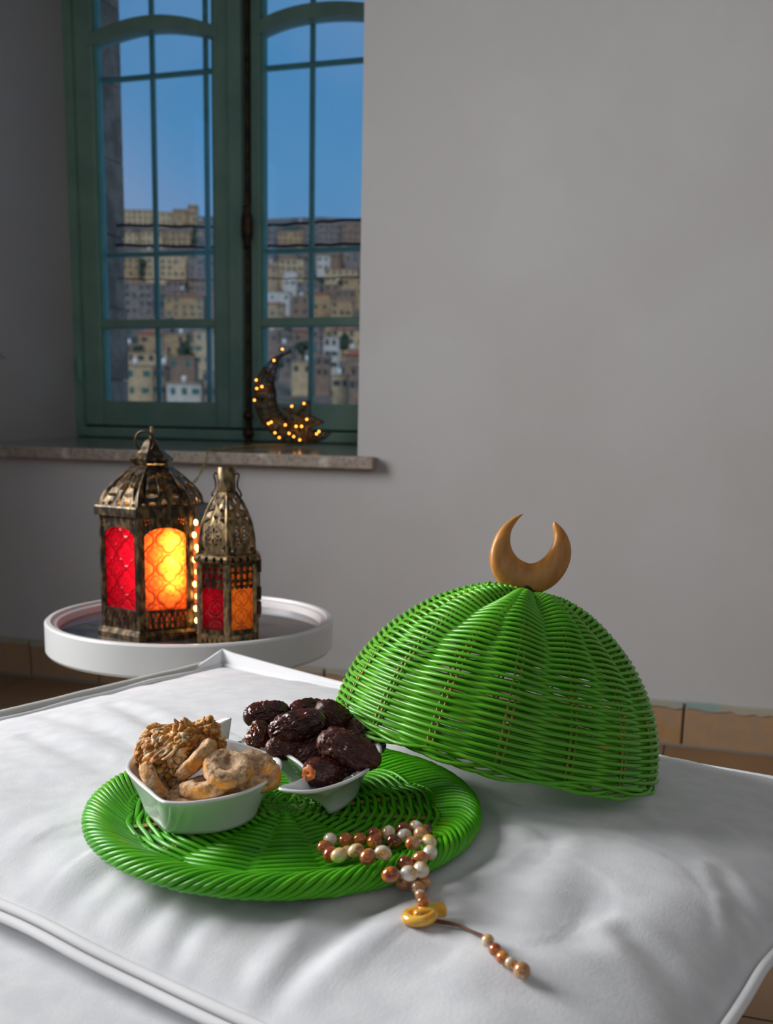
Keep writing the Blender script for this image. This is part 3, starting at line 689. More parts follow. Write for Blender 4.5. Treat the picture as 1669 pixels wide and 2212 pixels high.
# ------------------------------------------------------------------ round white side table
TZ = .412; TC = np.array([-.345, 1.775]); TR = .249
tb = root('side_table', (TC[0], TC[1], 0), 'round white tray-top side table with a raised rim carrying the lanterns', 'table')
b = MB().lathe([(TR-.004, TZ-.055), (TR, TZ-.050), (TR, TZ-.003), (TR-.003, TZ), (TR-.010, TZ), (TR-.012, TZ-.004), (TR-.020, TZ-.006), (TR-.0225, TZ-.017), (TR-.0225, TZ-.03)], (TC[0], TC[1], 0), 128, cap1=True)
obj('rim', b, M['white'], tb, auto=35)
b = MB().lathe([(TR-.0225, TZ-.03), (TR-.0225, TZ-.0175)], (TC[0], TC[1], 0), 96); obj('top_plate', b, M['tabletop'], tb)
b = MB().lathe([(.16, 0), (.16, .012), (.03, .02), (.022, .05), (.022, TZ-.07), (.06, TZ-.055)], (TC[0], TC[1], 0), 40); obj('pedestal', b, M['white'], tb, auto=35)
TP = TZ-.0172

# ------------------------------------------------------------------ lanterns
def solve_axis_z(X, Y, py):
    """height on the vertical line through X,Y that shows at image row py"""
    lo, hi = 0., 1.2
    for _ in range(40):
        md = (lo+hi)/2; v = np.array([X, Y, md])-CAM; y = PY-F*(v @ CU)/(v @ FW)
        if y > py: lo = md
        else: hi = md
    return lo
def leaf(cx, cy, L, w, ang=0, n=5):
    pts = []
    for i in range(2*n):
        t = i/(2*n)*2*math.pi; x = L/2*math.cos(t); y = w/2*math.sin(t)*abs(math.sin(t))**.35
        pts.append((cx+x*math.cos(ang)-y*math.sin(ang), cy+x*math.sin(ang)+y*math.cos(ang)))
    return pts
def circ(cx, cy, r, n=8, ry=None): return [(cx+r*math.cos(i/n*6.2832), cy+(ry or r)*math.sin(i/n*6.2832)) for i in range(n)]
def tri(cx, cy, s, up=1): return [(cx-s*.5, cy-up*s*.45), (cx+s*.5, cy-up*s*.45), (cx, cy+up*s*.55)]
def hexdir(phi, k): a = phi+math.radians(60*k); return np.array([math.sin(a), -math.cos(a), 0])
def face_map(C, phi, k, rfun):
    """(s in -.5..+.5 across the face, z, depth outwards) -> world, for the face between corners k and k+1"""
    d0, d1 = hexdir(phi, k), hexdir(phi, k+1); nn = (d0+d1)/np.linalg.norm(d0+d1)
    def f(s, z, d):
        r = rfun(z); return np.array([C[0], C[1], 0])+(d0*(.5-s)+d1*(.5+s))*r+nn*d+np.array([0, 0, z])
    return f
def hexring(C, phi, r, z): return [np.array([C[0], C[1], z])+hexdir(phi, k)*r for k in range(6)]
def glass_panel(name, fm, s0, s1, z0, z1, width, mat, parent, cell=.040, seed=0, nx=34, nz=84, style=0):
    b = MB(); vs = []; rid = []
    for j in range(nz+1):
        for i in range(nx+1):
            s = s0+(s1-s0)*i/nx; z = z0+(z1-z0)*j/nz; X = (s-s0)*width/cell+seed*.37; Z = (z-z0)/cell/1.12+seed*.21
            def qf(x, y, sc__=1.):
                x = x-round(x); y = y-round(y); r0 = .24*sc__; dd = .22*sc__
                d = min(math.hypot(x-dd, y), math.hypot(x+dd, y), math.hypot(x, y-dd), math.hypot(x, y+dd))-r0
                r = math.hypot(x, y); a = math.atan2(y, x)
                pet = abs(r-.13*sc__*(1+.5*math.cos(8*a)))
                return math.exp(-(d/.035)**2)+.7*math.exp(-(pet/.03)**2)*(r < .24)
            if style == 0:
                h = qf(X, Z)+.7*qf(X+.5, Z+.5, .55)
            else:
                x = X*1.3; y = Z*1.3; xx = x-round(x); yy = y-round(y); r = math.hypot(xx, yy); a = math.atan2(yy, xx)
                h = math.exp(-((r-.44)/.03)**2)+.8*math.exp(-((abs(xx)-.13-.1*math.cos(yy*12))/.03)**2)*(r < .42)
            h = min(1, h); vs.append(fm(s, z, .0018*h)); rid.append(h)
    n = nx+1; fs = [(j*n+i, j*n+i+1, (j+1)*n+i+1, (j+1)*n+i) for j in range(nz) for i in range(nx)]
    b.add(vs, fs); o = obj(name, b, mat, parent, smooth=True)
    at = o.data.attributes.new('ridge', 'FLOAT', 'POINT'); at.data.foreach_set('value', rid)
    return o

# --- large lantern
phi = math.radians(-3.0)
fv = atz(300, 1388, TP)                     # front corner of its base
mpp = ((fv-CAM) @ FW)/F
R0 = 124*mpp*1.04; C = np.array([fv[0], fv[1], 0])-hexdir(phi, 0)*R0

ll = root('lantern', (C[0], C[1], TP), 'large bronze hexagonal lantern with glowing red pressed glass and a ring on top', 'lantern')
fr = np.array([C[0], C[1], 0])+hexdir(phi, 0)*R0*.9
zy = lambda y: solve_axis_z(fr[0], fr[1], y)
zc_ = lambda y: solve_axis_z(C[0], C[1], y)
zb = [TP, zy(1363), zy(1322), zy(1117), zy(1100)]
Rb = R0*.895
# plinth
b = MB(); b.rings([hexring(C, phi, r, z) for r, z in ((R0, zb[0]), (R0, zb[0]+.008), (R0*.985, zb[0]+.012), (Rb*1.02, zb[1])) ]); obj('plinth', b, M['brass'], ll)
# corner posts
for k in range(6):
    d = hexdir(phi, k); t_ = np.array([-d[1], d[0], 0]); p = np.array([C[0], C[1], 0])+d*Rb
    b = MB(); s_ = .0085
    b.rings([[p+t_*s_-d*.005+np.array([0, 0, z]), p+d*.001+t_*s_*.5+np.array([0, 0, z]), p+d*.003+np.array([0, 0, z]), p+d*.001-t_*s_*.5+np.array([0, 0, z]), p-t_*s_-d*.005+np.array([0, 0, z]), p-d*.007+np.array([0, 0, z])] for z in (zb[1]-.001, zb[3])])
    obj('corner_post', b, M['brass'], ll)
fw_ = Rb   # hexagon side length equals the corner radius
hb_ = zb[2]-zb[1]
gm = {5: 'glass_magenta', 0: 'glass_orange', 1: 'glass_orange', 2: 'glass_red', 3: 'glass_red', 4: 'glass_red'}
for k in range(6):
    fm = face_map(C, phi, k, lambda z: Rb)
    # pierced band below
    holes = []
    for i in range(9):
        s = -.42+.105*i
        holes += [tri(s, zb[1]+hb_*.24, .05, 1), tri(s+.05, zb[1]+hb_*.52, .045, -1) if i < 8 else tri(s-.05, zb[1]+hb_*.52, .03, -1)]
        holes += [tri(s, zb[1]+hb_*.80, .045, 1)]
    holes = [[(x, zb[1]+hb_*c + (y-(zb[1]+hb_*c))*hb_*6.0) for x, y in h] for h, c in [(h, min((.24, .52, .80), key=lambda q: abs(sum(p[1] for p in h)/3-(zb[1]+hb_*q)))) for h in holes]]
    b = MB().pierced([(-.5, zb[1]), (.5, zb[1]), (.5, zb[2]), (-.5, zb[2])], holes, fm, .0012, .003)
    obj('pierced_band', b, M['brass'], ll)
    # arched spandrel
    zt, zs_ = zb[3], zb[3]-(zb[3]-zb[2])*.235; za = zb[3]-(zb[3]-zb[2])*.12
    g = .40
    arch = [(-g, zb[2]+.001)]+[(-g*math.cos(a), zs_+(za-zs_)*math.sin(a)) for a in np.linspace(0, math.pi, 13)]+[(g, zb[2]+.001)]
    holes = [arch]
    for sg in (-1, 1):
        for (a, c, r_) in ((.44, .04, .018), (.40, .04, .018), (.36, .035, .016), (.31, .03, .014), (.26, .025, .012), (.44, .10, .018), (.40, .09, .017), (.35, .08, .014), (.30, .065, .010), (.445, .16, .015), (.41, .145, .013), (.45, .21, .011)):
            holes.append(circ(sg*a, zt-(zt-zb[2])*c*.95-.001, r_, 7, ry=r_*fw_*1.1))
    b = MB().pierced([(-.5, zb[2]), (.5, zb[2]), (.5, zt), (-.5, zt)], holes, fm, -.0008, .0012)
    obj('arched_panel', b, M['brass'], ll)
    fg = face_map(C, phi, k, lambda z: Rb)
    glass_panel('glass_pane', lambda s, z, d, fg=fg: fg(s, z, d-.0045), -.46, .46, zb[1]+.004, zb[3]-.001, fw_*.92, M[gm[k]], ll, cell=.043, seed=k*.5)
# eave
Re = R0*1.0
b = MB(); b.rings([hexring(C, phi, r, z) for r, z in ((Rb*.9, zb[3]-.001), (Re, zb[3]-.001), (Re, zb[4]), (Re*.985, zb[4]+.003), (Re*.9, zb[4]+.003))], cap0=False, cap1=False); obj('eave', b, M['brass'], ll)
# domed roof: six pierced panels
prof = [(105, 1097), (103, 1085), (100, 1071), (89, 1053), (70, 1034), (53, 1019), (40, 1008)]
prof = [(r*mpp*1.09*1.03, zc_(y)) for r, y in prof]; pz = [p[1] for p in prof]; pr = [p[0] for p in prof]
rf = lambda z: float(np.interp(z, pz, pr))
z0, z1 = pz[0], pz[-1]; hz = z1-z0
for k in range(6):
    fm = face_map(C, phi, k, rf)
    ex = [(s, z0+hz*t) for t in np.linspace(.05, .95, 12) for s in np.linspace(-.45, .45, 7)]
    def LF(s, t, L_, w_, ang):   # a leaf in face metres
        z = z0+hz*t; sc1 = 1/rf(z)
        return [(s+px*sc1, z+py*.75) for px, py in leaf(0, 0, L_, w_, ang)]
    holes = [LF(-.23, .36, .021, .0085, 0), LF(.23, .36, .021, .0085, 0), LF(0, .17, .024, .0095, 1.57), LF(-.22, .17, .013, .010, .3), LF(.22, .17, .013, .010, -.3), LF(-.40, .15, .009, .007, .3), LF(.40, .15, .009, .007, -.3),
             LF(0, .56, .020, .0105, 1.2), LF(-.25, .57, .015, .007, .7), LF(.25, .57, .015, .007, -.7), LF(-.19, .79, .011, .006, .6), LF(.19, .79, .011, .006, -.6), LF(0, .83, .010, .007, 1.57)]
    b = MB().pierced([(-.5, z0)]+[(-.5, z) for z in pz[1:]]+[(.5, z) for z in reversed(pz)], holes, fm, -.0008, .0006, extra=ex)
    obj('roof_panel', b, M['brass'], ll, auto=50)
for k in range(6):
    b = MB().tube([np.array([C[0], C[1], z])+hexdir(phi, k)*(r+.0002) for r, z in prof], .0009, 6, ref=tuple(np.cross(hexdir(phi, k), (0, 0, 1)))); obj('roof_seam', b, M['brass2'], ll, smooth=True)
# neck, upper eave, spire
rp_ = [(38, 1010), (33, 1006), (44, 993), (45, 991), (30, 978), (20, 966), (15, 956), (11, 951), (6, 947), (3, 946)]
b = MB(); b.rings([hexring(C, phi, r*mpp*1.1, zc_(y)) for r, y in rp_]); obj('spire', b, M['brass'], ll)
ztop = zc_(947)
b = MB().tube([(C[0], C[1], ztop-.004), (C[0]+.001, C[1], zc_(921))], .0033, 8, ref=(1, 0, 0)); obj('ring_tab', b, M['brass2'], ll, auto=40)
rc = np.array([C[0]-.008, C[1]-.014, zc_(954)]); rr_ = 23*mpp
a1 = np.array([math.cos(.5), math.sin(.5)*-.6, 0]); a1 /= np.linalg.norm(a1)
b = MB().tube([rc+a1*rr_*math.cos(t)+np.array([0, -.15, 1])*rr_*1.0*math.sin(t) for t in np.linspace(0, 2*math.pi, 40)[:-1]], .0021, 8, closed=True, ref=(.3, .9, .1)); obj('hanging_ring', b, M['bronze'], ll, smooth=True)
CL, RbL, phiL, zbL = C.copy(), Rb, phi, zb

# lamps inside the large lantern (string of warm bulbs near its right front)
w1 = hexdir(phiL, 1)
for k, (f_, z_, e_) in enumerate(((.50, .30, .55), (.50, .52, .8), (.50, .72, .7))):
    pz_ = zbL[2]+(zbL[3]-zbL[2])*z_
    p = np.array([CL[0], CL[1], pz_])+w1*RbL*.55+hexdir(phiL, 0)*RbL*.22
    lamp('lantern_glow', 'POINT', p, (0, 0, -1), energy=e_*.56, color=(1, .68, .33), shadow_soft_size=.012)
lamp('lantern_glow', 'POINT', (CL[0]-.03, CL[1]-.01, zbL[2]+.08), (0, 0, -1), energy=.05, color=(1, .45, .3), shadow_soft_size=.02)

# --- small lantern
phi = math.radians(8.5)
fv = atz(488, 1401, TP); mpp = ((fv-CAM) @ FW)/F
R0 = 75*mpp*1.02; C = np.array([fv[0]+.003, fv[1], 0])-hexdir(phi, 0)*R0

sl = root('lantern', (C[0], C[1], TP), 'small bronze lantern with an openwork dome and cylinder neck, right of the large one', 'lantern')
Rb = 73*mpp; fr = np.array([C[0], C[1], 0])+hexdir(phi, 0)*Rb
zy = lambda y: solve_axis_z(fr[0], fr[1], y)
zc_ = lambda y: solve_axis_z(C[0], C[1], y)
zb = [TP, zy(1374), zy(1369), zy(1222), zy(1210)]
for k in range(6):
    fm = face_map(C, phi, k, lambda z: R0)
    hh = zb[1]-zb[0]; holes = [[(s+px_, zb[0]+hh*.5+py_) for px_, py_ in ((-.04, -hh*.22), (.04, -hh*.22), (.0, hh*.28))] for s in (-.32, -.16, 0, .16, .32)]
    obj('plinth_panel', MB().pierced([(-.5, zb[0]), (.5, zb[0]), (.5, zb[1]), (-.5, zb[1])], holes, fm, -.001, .0005), M['brass2'], sl)
b = MB(); b.rings([hexring(C, phi, r, z) for r, z in ((R0*1.0, zb[1]-.001), (R0*1.02, zb[1]), (Rb*.9, zb[1]+.002))], cap0=True, cap1=True); obj('plinth_top', b, M['brass2'], sl)
gm = {5: 'glass_magenta', 0: 'glass_amber', 1: 'glass_red', 2: 'glass_red', 3: 'glass_amber', 4: 'glass_red'}
Rg = Rb*.985
for k in range(6):
    d = hexdir(phi, k); t_ = np.array([-d[1], d[0], 0]); p = np.array([C[0], C[1], 0])+d*Rb
    b = MB(); s_ = .0065
    b.rings([[p+t_*s_-d*.004+np.array([0, 0, z]), p+d*.0015+t_*s_*.5+np.array([0, 0, z]), p+d*.002+np.array([0, 0, z]), p+d*.0015-t_*s_*.5+np.array([0, 0, z]), p-t_*s_-d*.004+np.array([0, 0, z]), p-d*.006+np.array([0, 0, z])] for z in (zb[1], zb[4])])
    obj('corner_post', b, M['brass2'], sl)
    fm = face_map(C, phi, k, lambda z: Rb)
    gw = .40; zl0 = zb[2]+.004; zl1 = zb[3]-.002
    b = MB().pierced([(-.5, zb[1]), (.5, zb[1]), (.5, zb[4]), (-.5, zb[4])], [[(-gw, zl0), (gw, zl0), (gw, zl1), (-gw, zl1)]], fm, -.0015, .0008); obj('face_frame', b, M['brass'], sl)
    # lattice valance with a scalloped lower edge
    vh = (zl1-zl0)*.36; lo = zl1-vh
    outer = [(-gw, zl1), (-gw, lo+.004)]
    for i in range(5):
        s0 = -gw+i*2*gw/5
        outer += [(s0+2*gw/5*t, lo+.004-.005*math.sin(math.pi*t)) for t in (.2, .4, .6, .8)]+([(s0+2*gw/5, lo+.004)])
    outer += [(gw, zl1)]
    holes = []
    for i in range(4):
        s = -gw+.10+i*.2
        holes += [circ(s, zl1-vh*.16, .065, 8, ry=vh*.10), circ(s, zl1-vh*.46, .07, 8, ry=vh*.15), circ(s, zl1-vh*.78, .06, 8, ry=vh*.075)]
    b = MB().pierced(outer, holes, fm, -.0028, -.0012); obj('lattice_valance', b, M['brass'], sl)
    glass_panel('glass_pane', lambda s, z, d, fm=fm: fm(s, z, d-.0052), -.46, .46, zb[1]+.001, zb[3], Rb*.92, M[gm[k]], sl, cell=.034, seed=k*.41+.2, nx=26, nz=60, style=1)
# collar with slots
zc0, zc1 = zc_(1213), zc_(1190); Rc = 76*mpp*1.04
cpf = [(Rc*.93, zc0), (Rc*1.02, zc0+(zc1-zc0)*.25), (Rc*1.05, zc0+(zc1-zc0)*.5), (Rc*1.0, zc0+(zc1-zc0)*.78), (Rc*.9, zc1)]
cz = [q_[1] for q_ in cpf]; crr = [q_[0] for q_ in cpf]; rcf = lambda z: float(np.interp(z, cz, crr))
for k in range(6):
    fm = face_map(C, phi, k, rcf)
    holes = [[(s+dx, z) for dx, z in ((-.045, zc0+(zc1-zc0)*.28), (.045, zc0+(zc1-zc0)*.28), (.05, zc0+(zc1-zc0)*.5), (.045, zc0+(zc1-zc0)*.74), (-.045, zc0+(zc1-zc0)*.74), (-.05, zc0+(zc1-zc0)*.5))] for s in (-.34, -.115, .115, .34)]
    b = MB().pierced([(-.5, z) for z in cz]+[(.5, z) for z in reversed(cz)], holes, fm, -.001, .0005, extra=[(s, z) for z in cz[1:-1] for s in (-.45, -.23, 0, .23, .45)]); obj('collar_panel', b, M['brass2'], sl, auto=60)
# openwork dome
prof = [(67, 1190), (67, 1175), (66, 1158), (60, 1130), (50, 1106), (40, 1087), (29, 1072), (21, 1061)]
prof = [(r*mpp*1.03, zc_(y)) for r, y in prof]; pz = [p[1] for p in prof]; pr = [p[0] for p in prof]
rf2 = lambda z: float(np.interp(z, pz, pr)); z0, z1 = pz[0], pz[-1]; hz = z1-z0
for k in range(6):
    fm = face_map(C, phi, k, rf2); holes = []
    zr = z0+hz*.30; q0 = rf2(zr)
    def FM(px_, py_, zc__=None): z = (zc__ or zr)+py_; return (px_/rf2(z), z)
    for i in range(8):   # rosette: eight petals and an outer ring of slots
        a = i*math.pi/4
        holes.append([FM(x_, y_) for x_, y_ in leaf(.0085*math.cos(a), .0085*math.sin(a), .0085, .0042, a, 4)])
    for i in range(8):
        a = (i+.5)*math.pi/4; holes.append([FM(.0145*math.cos(a+t), .0145*math.sin(a+t)) for t in (-.22, .22)]+[FM(.0162*math.cos(a+t), .0162*math.sin(a+t)) for t in (.25, 0, -.25)])
    for sx_ in (-1, 1):
        holes.append([(sx_*.44, z0+hz*.04), (sx_*.26, z0+hz*.04), (sx_*.44, z0+hz*.16)]); holes.append([(sx_*.42, z0+hz*.60), (sx_*.18, z0+hz*.555), (sx_*.42, z0+hz*.48)])
        holes.append([(sx_*.40, z0+hz*.66), (sx_*.12, z0+hz*.70), (sx_*.36, z0+hz*.82)])
        holes.append([(sx_*.34, z0+hz*.90), (sx_*.12, z0+hz*.88), (sx_*.3, z0+hz*.955)])
    holes.append([(-.10, z0+hz*.60), (0, z0+hz*.54), (.10, z0+hz*.60), (0, z0+hz*.68)]); holes.append([(0, z0+hz*.75), (.13, z0+hz*.82), (0, z0+hz*.93), (-.13, z0+hz*.82)])
    ex = [(s, z0+hz*t) for t in np.linspace(.02, .98, 18) for s in (-.47, -.24, 0, .24, .47)]
    b = MB().pierced([(-.5, z) for z in pz]+[(.5, z) for z in reversed(pz)], holes, fm, -.0007, .0007, extra=ex); obj('openwork_panel', b, M['brass2'], sl, auto=60)
for k in range(6):
    b = MB().tube([np.array([C[0], C[1], z])+hexdir(phi, k)*(r+.0002) for r, z in prof], .0015, 6, ref=tuple(np.cross(hexdir(phi, k), (0, 0, 1)))); obj('dome_rib', b, M['brass2'], sl, smooth=True)
rn = 19.5*mpp
b = MB().lathe([(rn*.85, zc_(1066)), (rn, zc_(1060)), (rn, zc_(1010)), (rn*.96, zc_(1009)), (rn*.88, zc_(1010)), (rn*.88, zc_(1030))], (C[0], C[1], 0), 28, cap1=True); obj('neck', b, M['brass2'], sl, auto=40)
for sg in (-1, 1):
    q0 = lambda x_, y_: np.array([C[0]+sg*x_*mpp, C[1]-.004, zc_(y_)])
    P = [q0(19, 1024), q0(25, 1022), q0(27, 1028), q0(24, 1040), q0(24, 1052), q0(30, 1062), q0(32, 1070), q0(27, 1072)]
    b = MB().tube(crom(P, 5, False), .0014, 6, ref=(0, 1, 0)); obj('wire_handle', b, M['bronze'], sl, smooth=True)
hx = np.array([C[0], C[1], 0])+hexdir(phi, 1)*(Rb+.004)
for ya, yb_ in ((1212, 1240), (1272, 1300), (1305, 1332)):
    b = MB().tube([hx+np.array([.001, -.002, zy(yb_)]), hx+np.array([.001, -.002, zy(ya)])], .0032, 8, ref=(1, 0, 0)); obj('hinge_barrel', b, M['bronze'], sl, auto=40)
b = MB().tube([hx+np.array([.001, -.002, zy(1340)]), hx+np.array([.001, -.002, zy(1205)])], .0012, 6, ref=(1, 0, 0)); obj('hinge_pin', b, M['bronze'], sl, smooth=True)
lamp('lantern_glow', 'POINT', (C[0]-.012, C[1]+.0, zb[2]+.05), (0, 0, -1), energy=.06, color=(1, .6, .3), shadow_soft_size=.012)
CS, RS = C.copy(), Rb

# --- fairy light string standing between the lanterns
sp = atplane(417, 1240, np.array([CL[0], CL[1]-.012, 0]), np.array([0, 1., 0]))
p1 = np.array([CL[0], CL[1], 0])+hexdir(phiL, 1)*RbL; p2 = np.array([CL[0], CL[1], 0])+hexdir(phiL, 2)*RbL
lo_ = np.array([CL[0], CL[1], 0])+hexdir(phiL, 1.02)*(RbL+.0080)
fs_ = root('fairy_light_string', (lo_[0], lo_[1], TP), 'string of glowing warm fairy lights hanging in the gap between the two lanterns', 'lights')
zz = np.linspace(TP+.003, zbL[3]-.004, 50)
P = np.stack([lo_[0]+.0022*np.sin(zz*140), lo_[1]+.002*np.cos(zz*140), zz], 1)
obj('light_wire', MB().tube(P, .0009, 5, ref=(1, 0, 0)), M['wire'], fs_, smooth=True)
for i in range(9):
    z = TP+.03+(zbL[3]-TP-.04)*i/8
    p = (lo_[0]+.002*math.sin(z*140), lo_[1]-.003, z); obj('bulb', MB().ball(p, (.0034, .0034, .0048), 10, 8), M['bulb_hot'], fs_, smooth=True)
    if i % 2 == 0: lamp('string_glow', 'POINT', (p[0]+.001, p[1]-.006, z), (0, 0, -1), energy=.022, color=(1, .6, .2), shadow_soft_size=.006)

# ------------------------------------------------------------------ cushion and pouf
P0 = np.array([-.241, 1.467]); D1 = np.array([.815, -.58]); D1 /= np.linalg.norm(D1); D2 = np.array([.58, .815]); D2 /= np.linalg.norm(D2)
LA, LB = .89, .645; SZ = .395
TRC = np.array([-.079, .786, .45]); TRR = .1575
def st(x, y):
    r = np.array([x, y])-P0; Mx = np.array([[D1[0], -D2[0]], [D1[1], -D2[1]]]); s = np.linalg.solve(Mx, r); return s
def gauss(x, y, cx, cy, ax, ay, ang):
    dx, dy = x-cx, y-cy; c, s = math.cos(ang), math.sin(ang); a = (dx*c+dy*s)/ax; b_ = (-dx*s+dy*c)/ay
    return math.exp(-(a*a+b_*b_))
FOLDS = []
def fold(x0, y0, x1, y1, w, amp):
    a = atz(x0, y0, .42)[:2]; c = atz(x1, y1, .42)[:2]; FOLDS.append((a, c, w, amp))
# folds read from the photograph (image points on the cushion)
for q_ in [(470, 2190, 800, 1990, .012, -.0065), (800, 1990, 900, 1950, .012, -.004), (640, 2130, 850, 2040, .016, .003), (1180, 1850, 1060, 2000, .018, -.004), (1360, 2050, 1560, 2150, .016, -.005),
           (1230, 2060, 1300, 1940, .024, -.0035), (1590, 1960, 1669, 2040, .010, -.005), (1560, 1900, 1660, 1990, .012, -.004), (240, 1520, 430, 1640, .016, -.0045), (90, 1540, 330, 1640, .016, -.004), (60, 1600, 230, 1690, .014, -.003), (0, 1700, 160, 1760, .02, -.003),
           (40, 1950, 250, 1890, .012, -.005), (150, 1975, 330, 1900, .010, -.004), (230, 2010, 420, 1930, .010, -.003), (310, 2070, 460, 1960, .009, -.005), (380, 2060, 500, 1960, .012, .0025), (470, 2120, 560, 2030, .010, -.003),
           (60, 1905, 190, 1860, .02, .004), (1250, 1760, 1669, 1790, .03, -.003), (1080, 2160, 1300, 2190, .02, -.003), (960, 1940, 1080, 1860, .012, -.004), (1000, 1990, 1140, 1960, .02, .003), (1450, 1800, 1669, 1880, .018, -.0035)]:
    fold(*q_)
def cush_z(x, y):
    s, t = st(x, y); e1 = min(s, LA-s); e2 = min(t, LB-t); e = max(0, min(e1, e2))
    f1 = 1-math.exp(-max(e1, 0)/(.13 if s < LA/2 else .045)); f2 = 1-math.exp(-max(e2, 0)/(.085 if t < LB/2 else .045))
    z = SZ+.042*(f1*f2)**.9
    n = noise.noise(Vector((x*5, y*5, .3)))*.004*f1*f2+noise.noise(Vector((x*14, y*14, 1.3)))*.0012*f1*f2
    # puckers running in from the seams
    for ee, al in ((e1, t), (e2, s)):
        n += .0022*math.exp(-ee/.05)*(1-math.exp(-ee/.01))*noise.noise(Vector((al*26, ee*4, 5.)))*2
    for a, c, w, amp in FOLDS:
        d = c-a; L2 = d @ d; tt = max(0, min(1, ((x-a[0])*d[0]+(y-a[1])*d[1])/L2)); dd = math.hypot(x-a[0]-d[0]*tt, y-a[1]-d[1]*tt)
        if dd < 3*w:
            wv = w*(.6+.6*tt); n += amp*math.exp(-(dd/wv)**2)*(.4+.6*math.sin(math.pi*(.1+.8*tt)))*(f1*f2)
            n -= amp*.35*math.exp(-((dd-2*wv)/wv)**2)*(f1*f2)
    z += n
    r = math.hypot(x-TRC[0], y-TRC[1]); k = 1/(1+math.exp((r-TRR-.008)/.006))
    z = z*(1-k)+min(z, .4345)*k
    if s < 0 or t < 0: pass
    return z
NS, NT = 230, 170
vs = []
for i in range(NS+1):
    for j in range(NT+1):
        s = LA*i/NS; t = LB*j/NT; p = P0+D1*s-D2*t; vs.append((p[0], p[1], cush_z(p[0], p[1])))
fs = [(i*(NT+1)+j, i*(NT+1)+j+1, (i+1)*(NT+1)+j+1, (i+1)*(NT+1)+j) for i in range(NS) for j in range(NT)]
# underside
n0 = len(vs); bd = [i*(NT+1) for i in range(NS+1)]+[NS*(NT+1)+j for j in range(1, NT+1)]+[i*(NT+1)+NT for i in range(NS-1, -1, -1)]+[j for j in range(NT-1, 0, -1)]
ct = P0+D1*LA/2-D2*LB/2
for dz_, kf in ((-.014, .985), (-.018, .93)):
    for q_ in bd: v = vs[q_]; vs.append((ct[0]+(v[0]-ct[0])*kf, ct[1]+(v[1]-ct[1])*kf, SZ+dz_))
nb = len(bd)
for q_ in range(nb):
    w = (q_+1) % nb; fs.append((bd[w], bd[q_], n0+q_, n0+w)); fs.append((n0+w, n0+q_, n0+nb+q_, n0+nb+w))
fs.append(tuple(n0+nb+q_ for q_ in range(nb)))
pc = P0+D1*LA/2-D2*LB/2
pf = root('floor_pouf', (pc[0], pc[1], 0), 'large white cotton floor cushion on a padded base under the green tray', 'cushion')
cu = obj('cushion', MB().add(vs, fs), M['cloth'], pf, smooth=True)
def edge_pt(i, f, out=0., z=SZ):
    c_ = [P0, P0+D1*LA, P0+D1*LA-D2*LB, P0-D2*LB]; a = c_[i]; c2 = c_[(i+1) % 4]; o_ = [D2, D1, -D2, -D1][i]
    p = a+(c2-a)*f+o_*out; return np.array([p[0], p[1], z])
for i in range(4):
    nseg = 60; pts = []
    for k in range(nseg+1):
        f = k/nseg; wv = .0025*noise.noise(Vector((f*9, i*3.1, 0)))
        pts.append(edge_pt(i, f, .003+wv, SZ+.001+.003*noise.noise(Vector((f*7, i, 4)))))
    obj('piping', MB().tube(pts, .0040, 8), M['cloth_bright'], cu, smooth=True)
    if i in (2,):
        pts2 = [p+np.array([*(-D2*.0085), -.0030]) for p in pts]; obj('piping', MB().tube(pts2, .0036, 8), M['cloth_bright'], cu, smooth=True)
# raised seam flap at the back corner
flp = MB(); LK = []
for k in range(24, 0, -1): t = .075*k/24; LK.append((P0-D2*t-D1*.004, -D1, .021*(1-k/24)**1.2))
tip = P0+(D2-D1)*.006; LK.append((tip, (D2-D1)/1.4142, .024))
for k in range(1, 46): s_ = .55*k/45; LK.append((P0+D1*s_+D2*.004, D2, .018*(1-k/45)**2+.004*(k < 43)))
V = []
for p, dd, h in LK:
    V += [(p[0]-dd[0]*.002, p[1]-dd[1]*.002, SZ-.004), (p[0]+dd[0]*.001, p[1]+dd[1]*.001, SZ+h*.6), (p[0]+dd[0]*.003, p[1]+dd[1]*.003, SZ+h), (p[0]+dd[0]*.006, p[1]+dd[1]*.006, SZ+h), (p[0]+dd[0]*.009, p[1]+dd[1]*.009, SZ-.006)]
flp.add(V, [(5*i+a, 5*i+a+1, 5*i+6+a, 5*i+5+a) for i in range(len(LK)-1) for a in range(4)])
o = obj('seam_flap', flp, M['cloth_bright'], cu, auto=30)
# base of the pouf: soft block, set back on the right side
def rrect(x0, x1, y0, y1, r, n=8):
    out = []
    for cx, cy, a0 in ((x1-r, y1-r, 0), (x0+r, y1-r, 90), (x0+r, y0+r, 180), (x1-r, y0+r, 270)):
        for k in range(n+1): a = math.radians(a0+90*k/n); out.append((cx+r*math.cos(a), cy+r*math.sin(a)))
    return out
def base_ring(ins, z):
    return [np.array([*(P0+D1*a-D2*c), z]) for a, c in rrect(-.010+ins, LA-.13-ins, -.004+ins, LB+.30-ins, .035)]
rg = [base_ring(.04, 0), base_ring(.012, .004), base_ring(.002, .03), base_ring(0, .12), base_ring(-.004, .2), base_ring(0, .30), base_ring(.001, .345), base_ring(.006, .362), base_ring(.018, .372), base_ring(.05, .3765)]
obj('pouf_base', MB().rings(rg), M['cloth'], pf, smooth=True)
pts = [edge_pt(3, k/40, .013+.002*noise.noise(Vector((k*.3, 2, 0))), SZ+.001+.002*noise.noise(Vector((k*.3, 0, 0)))) for k in range(41)]
obj('flange', MB().tube(pts, .0085, 10), M['cloth_grey'], cu, smooth=True)

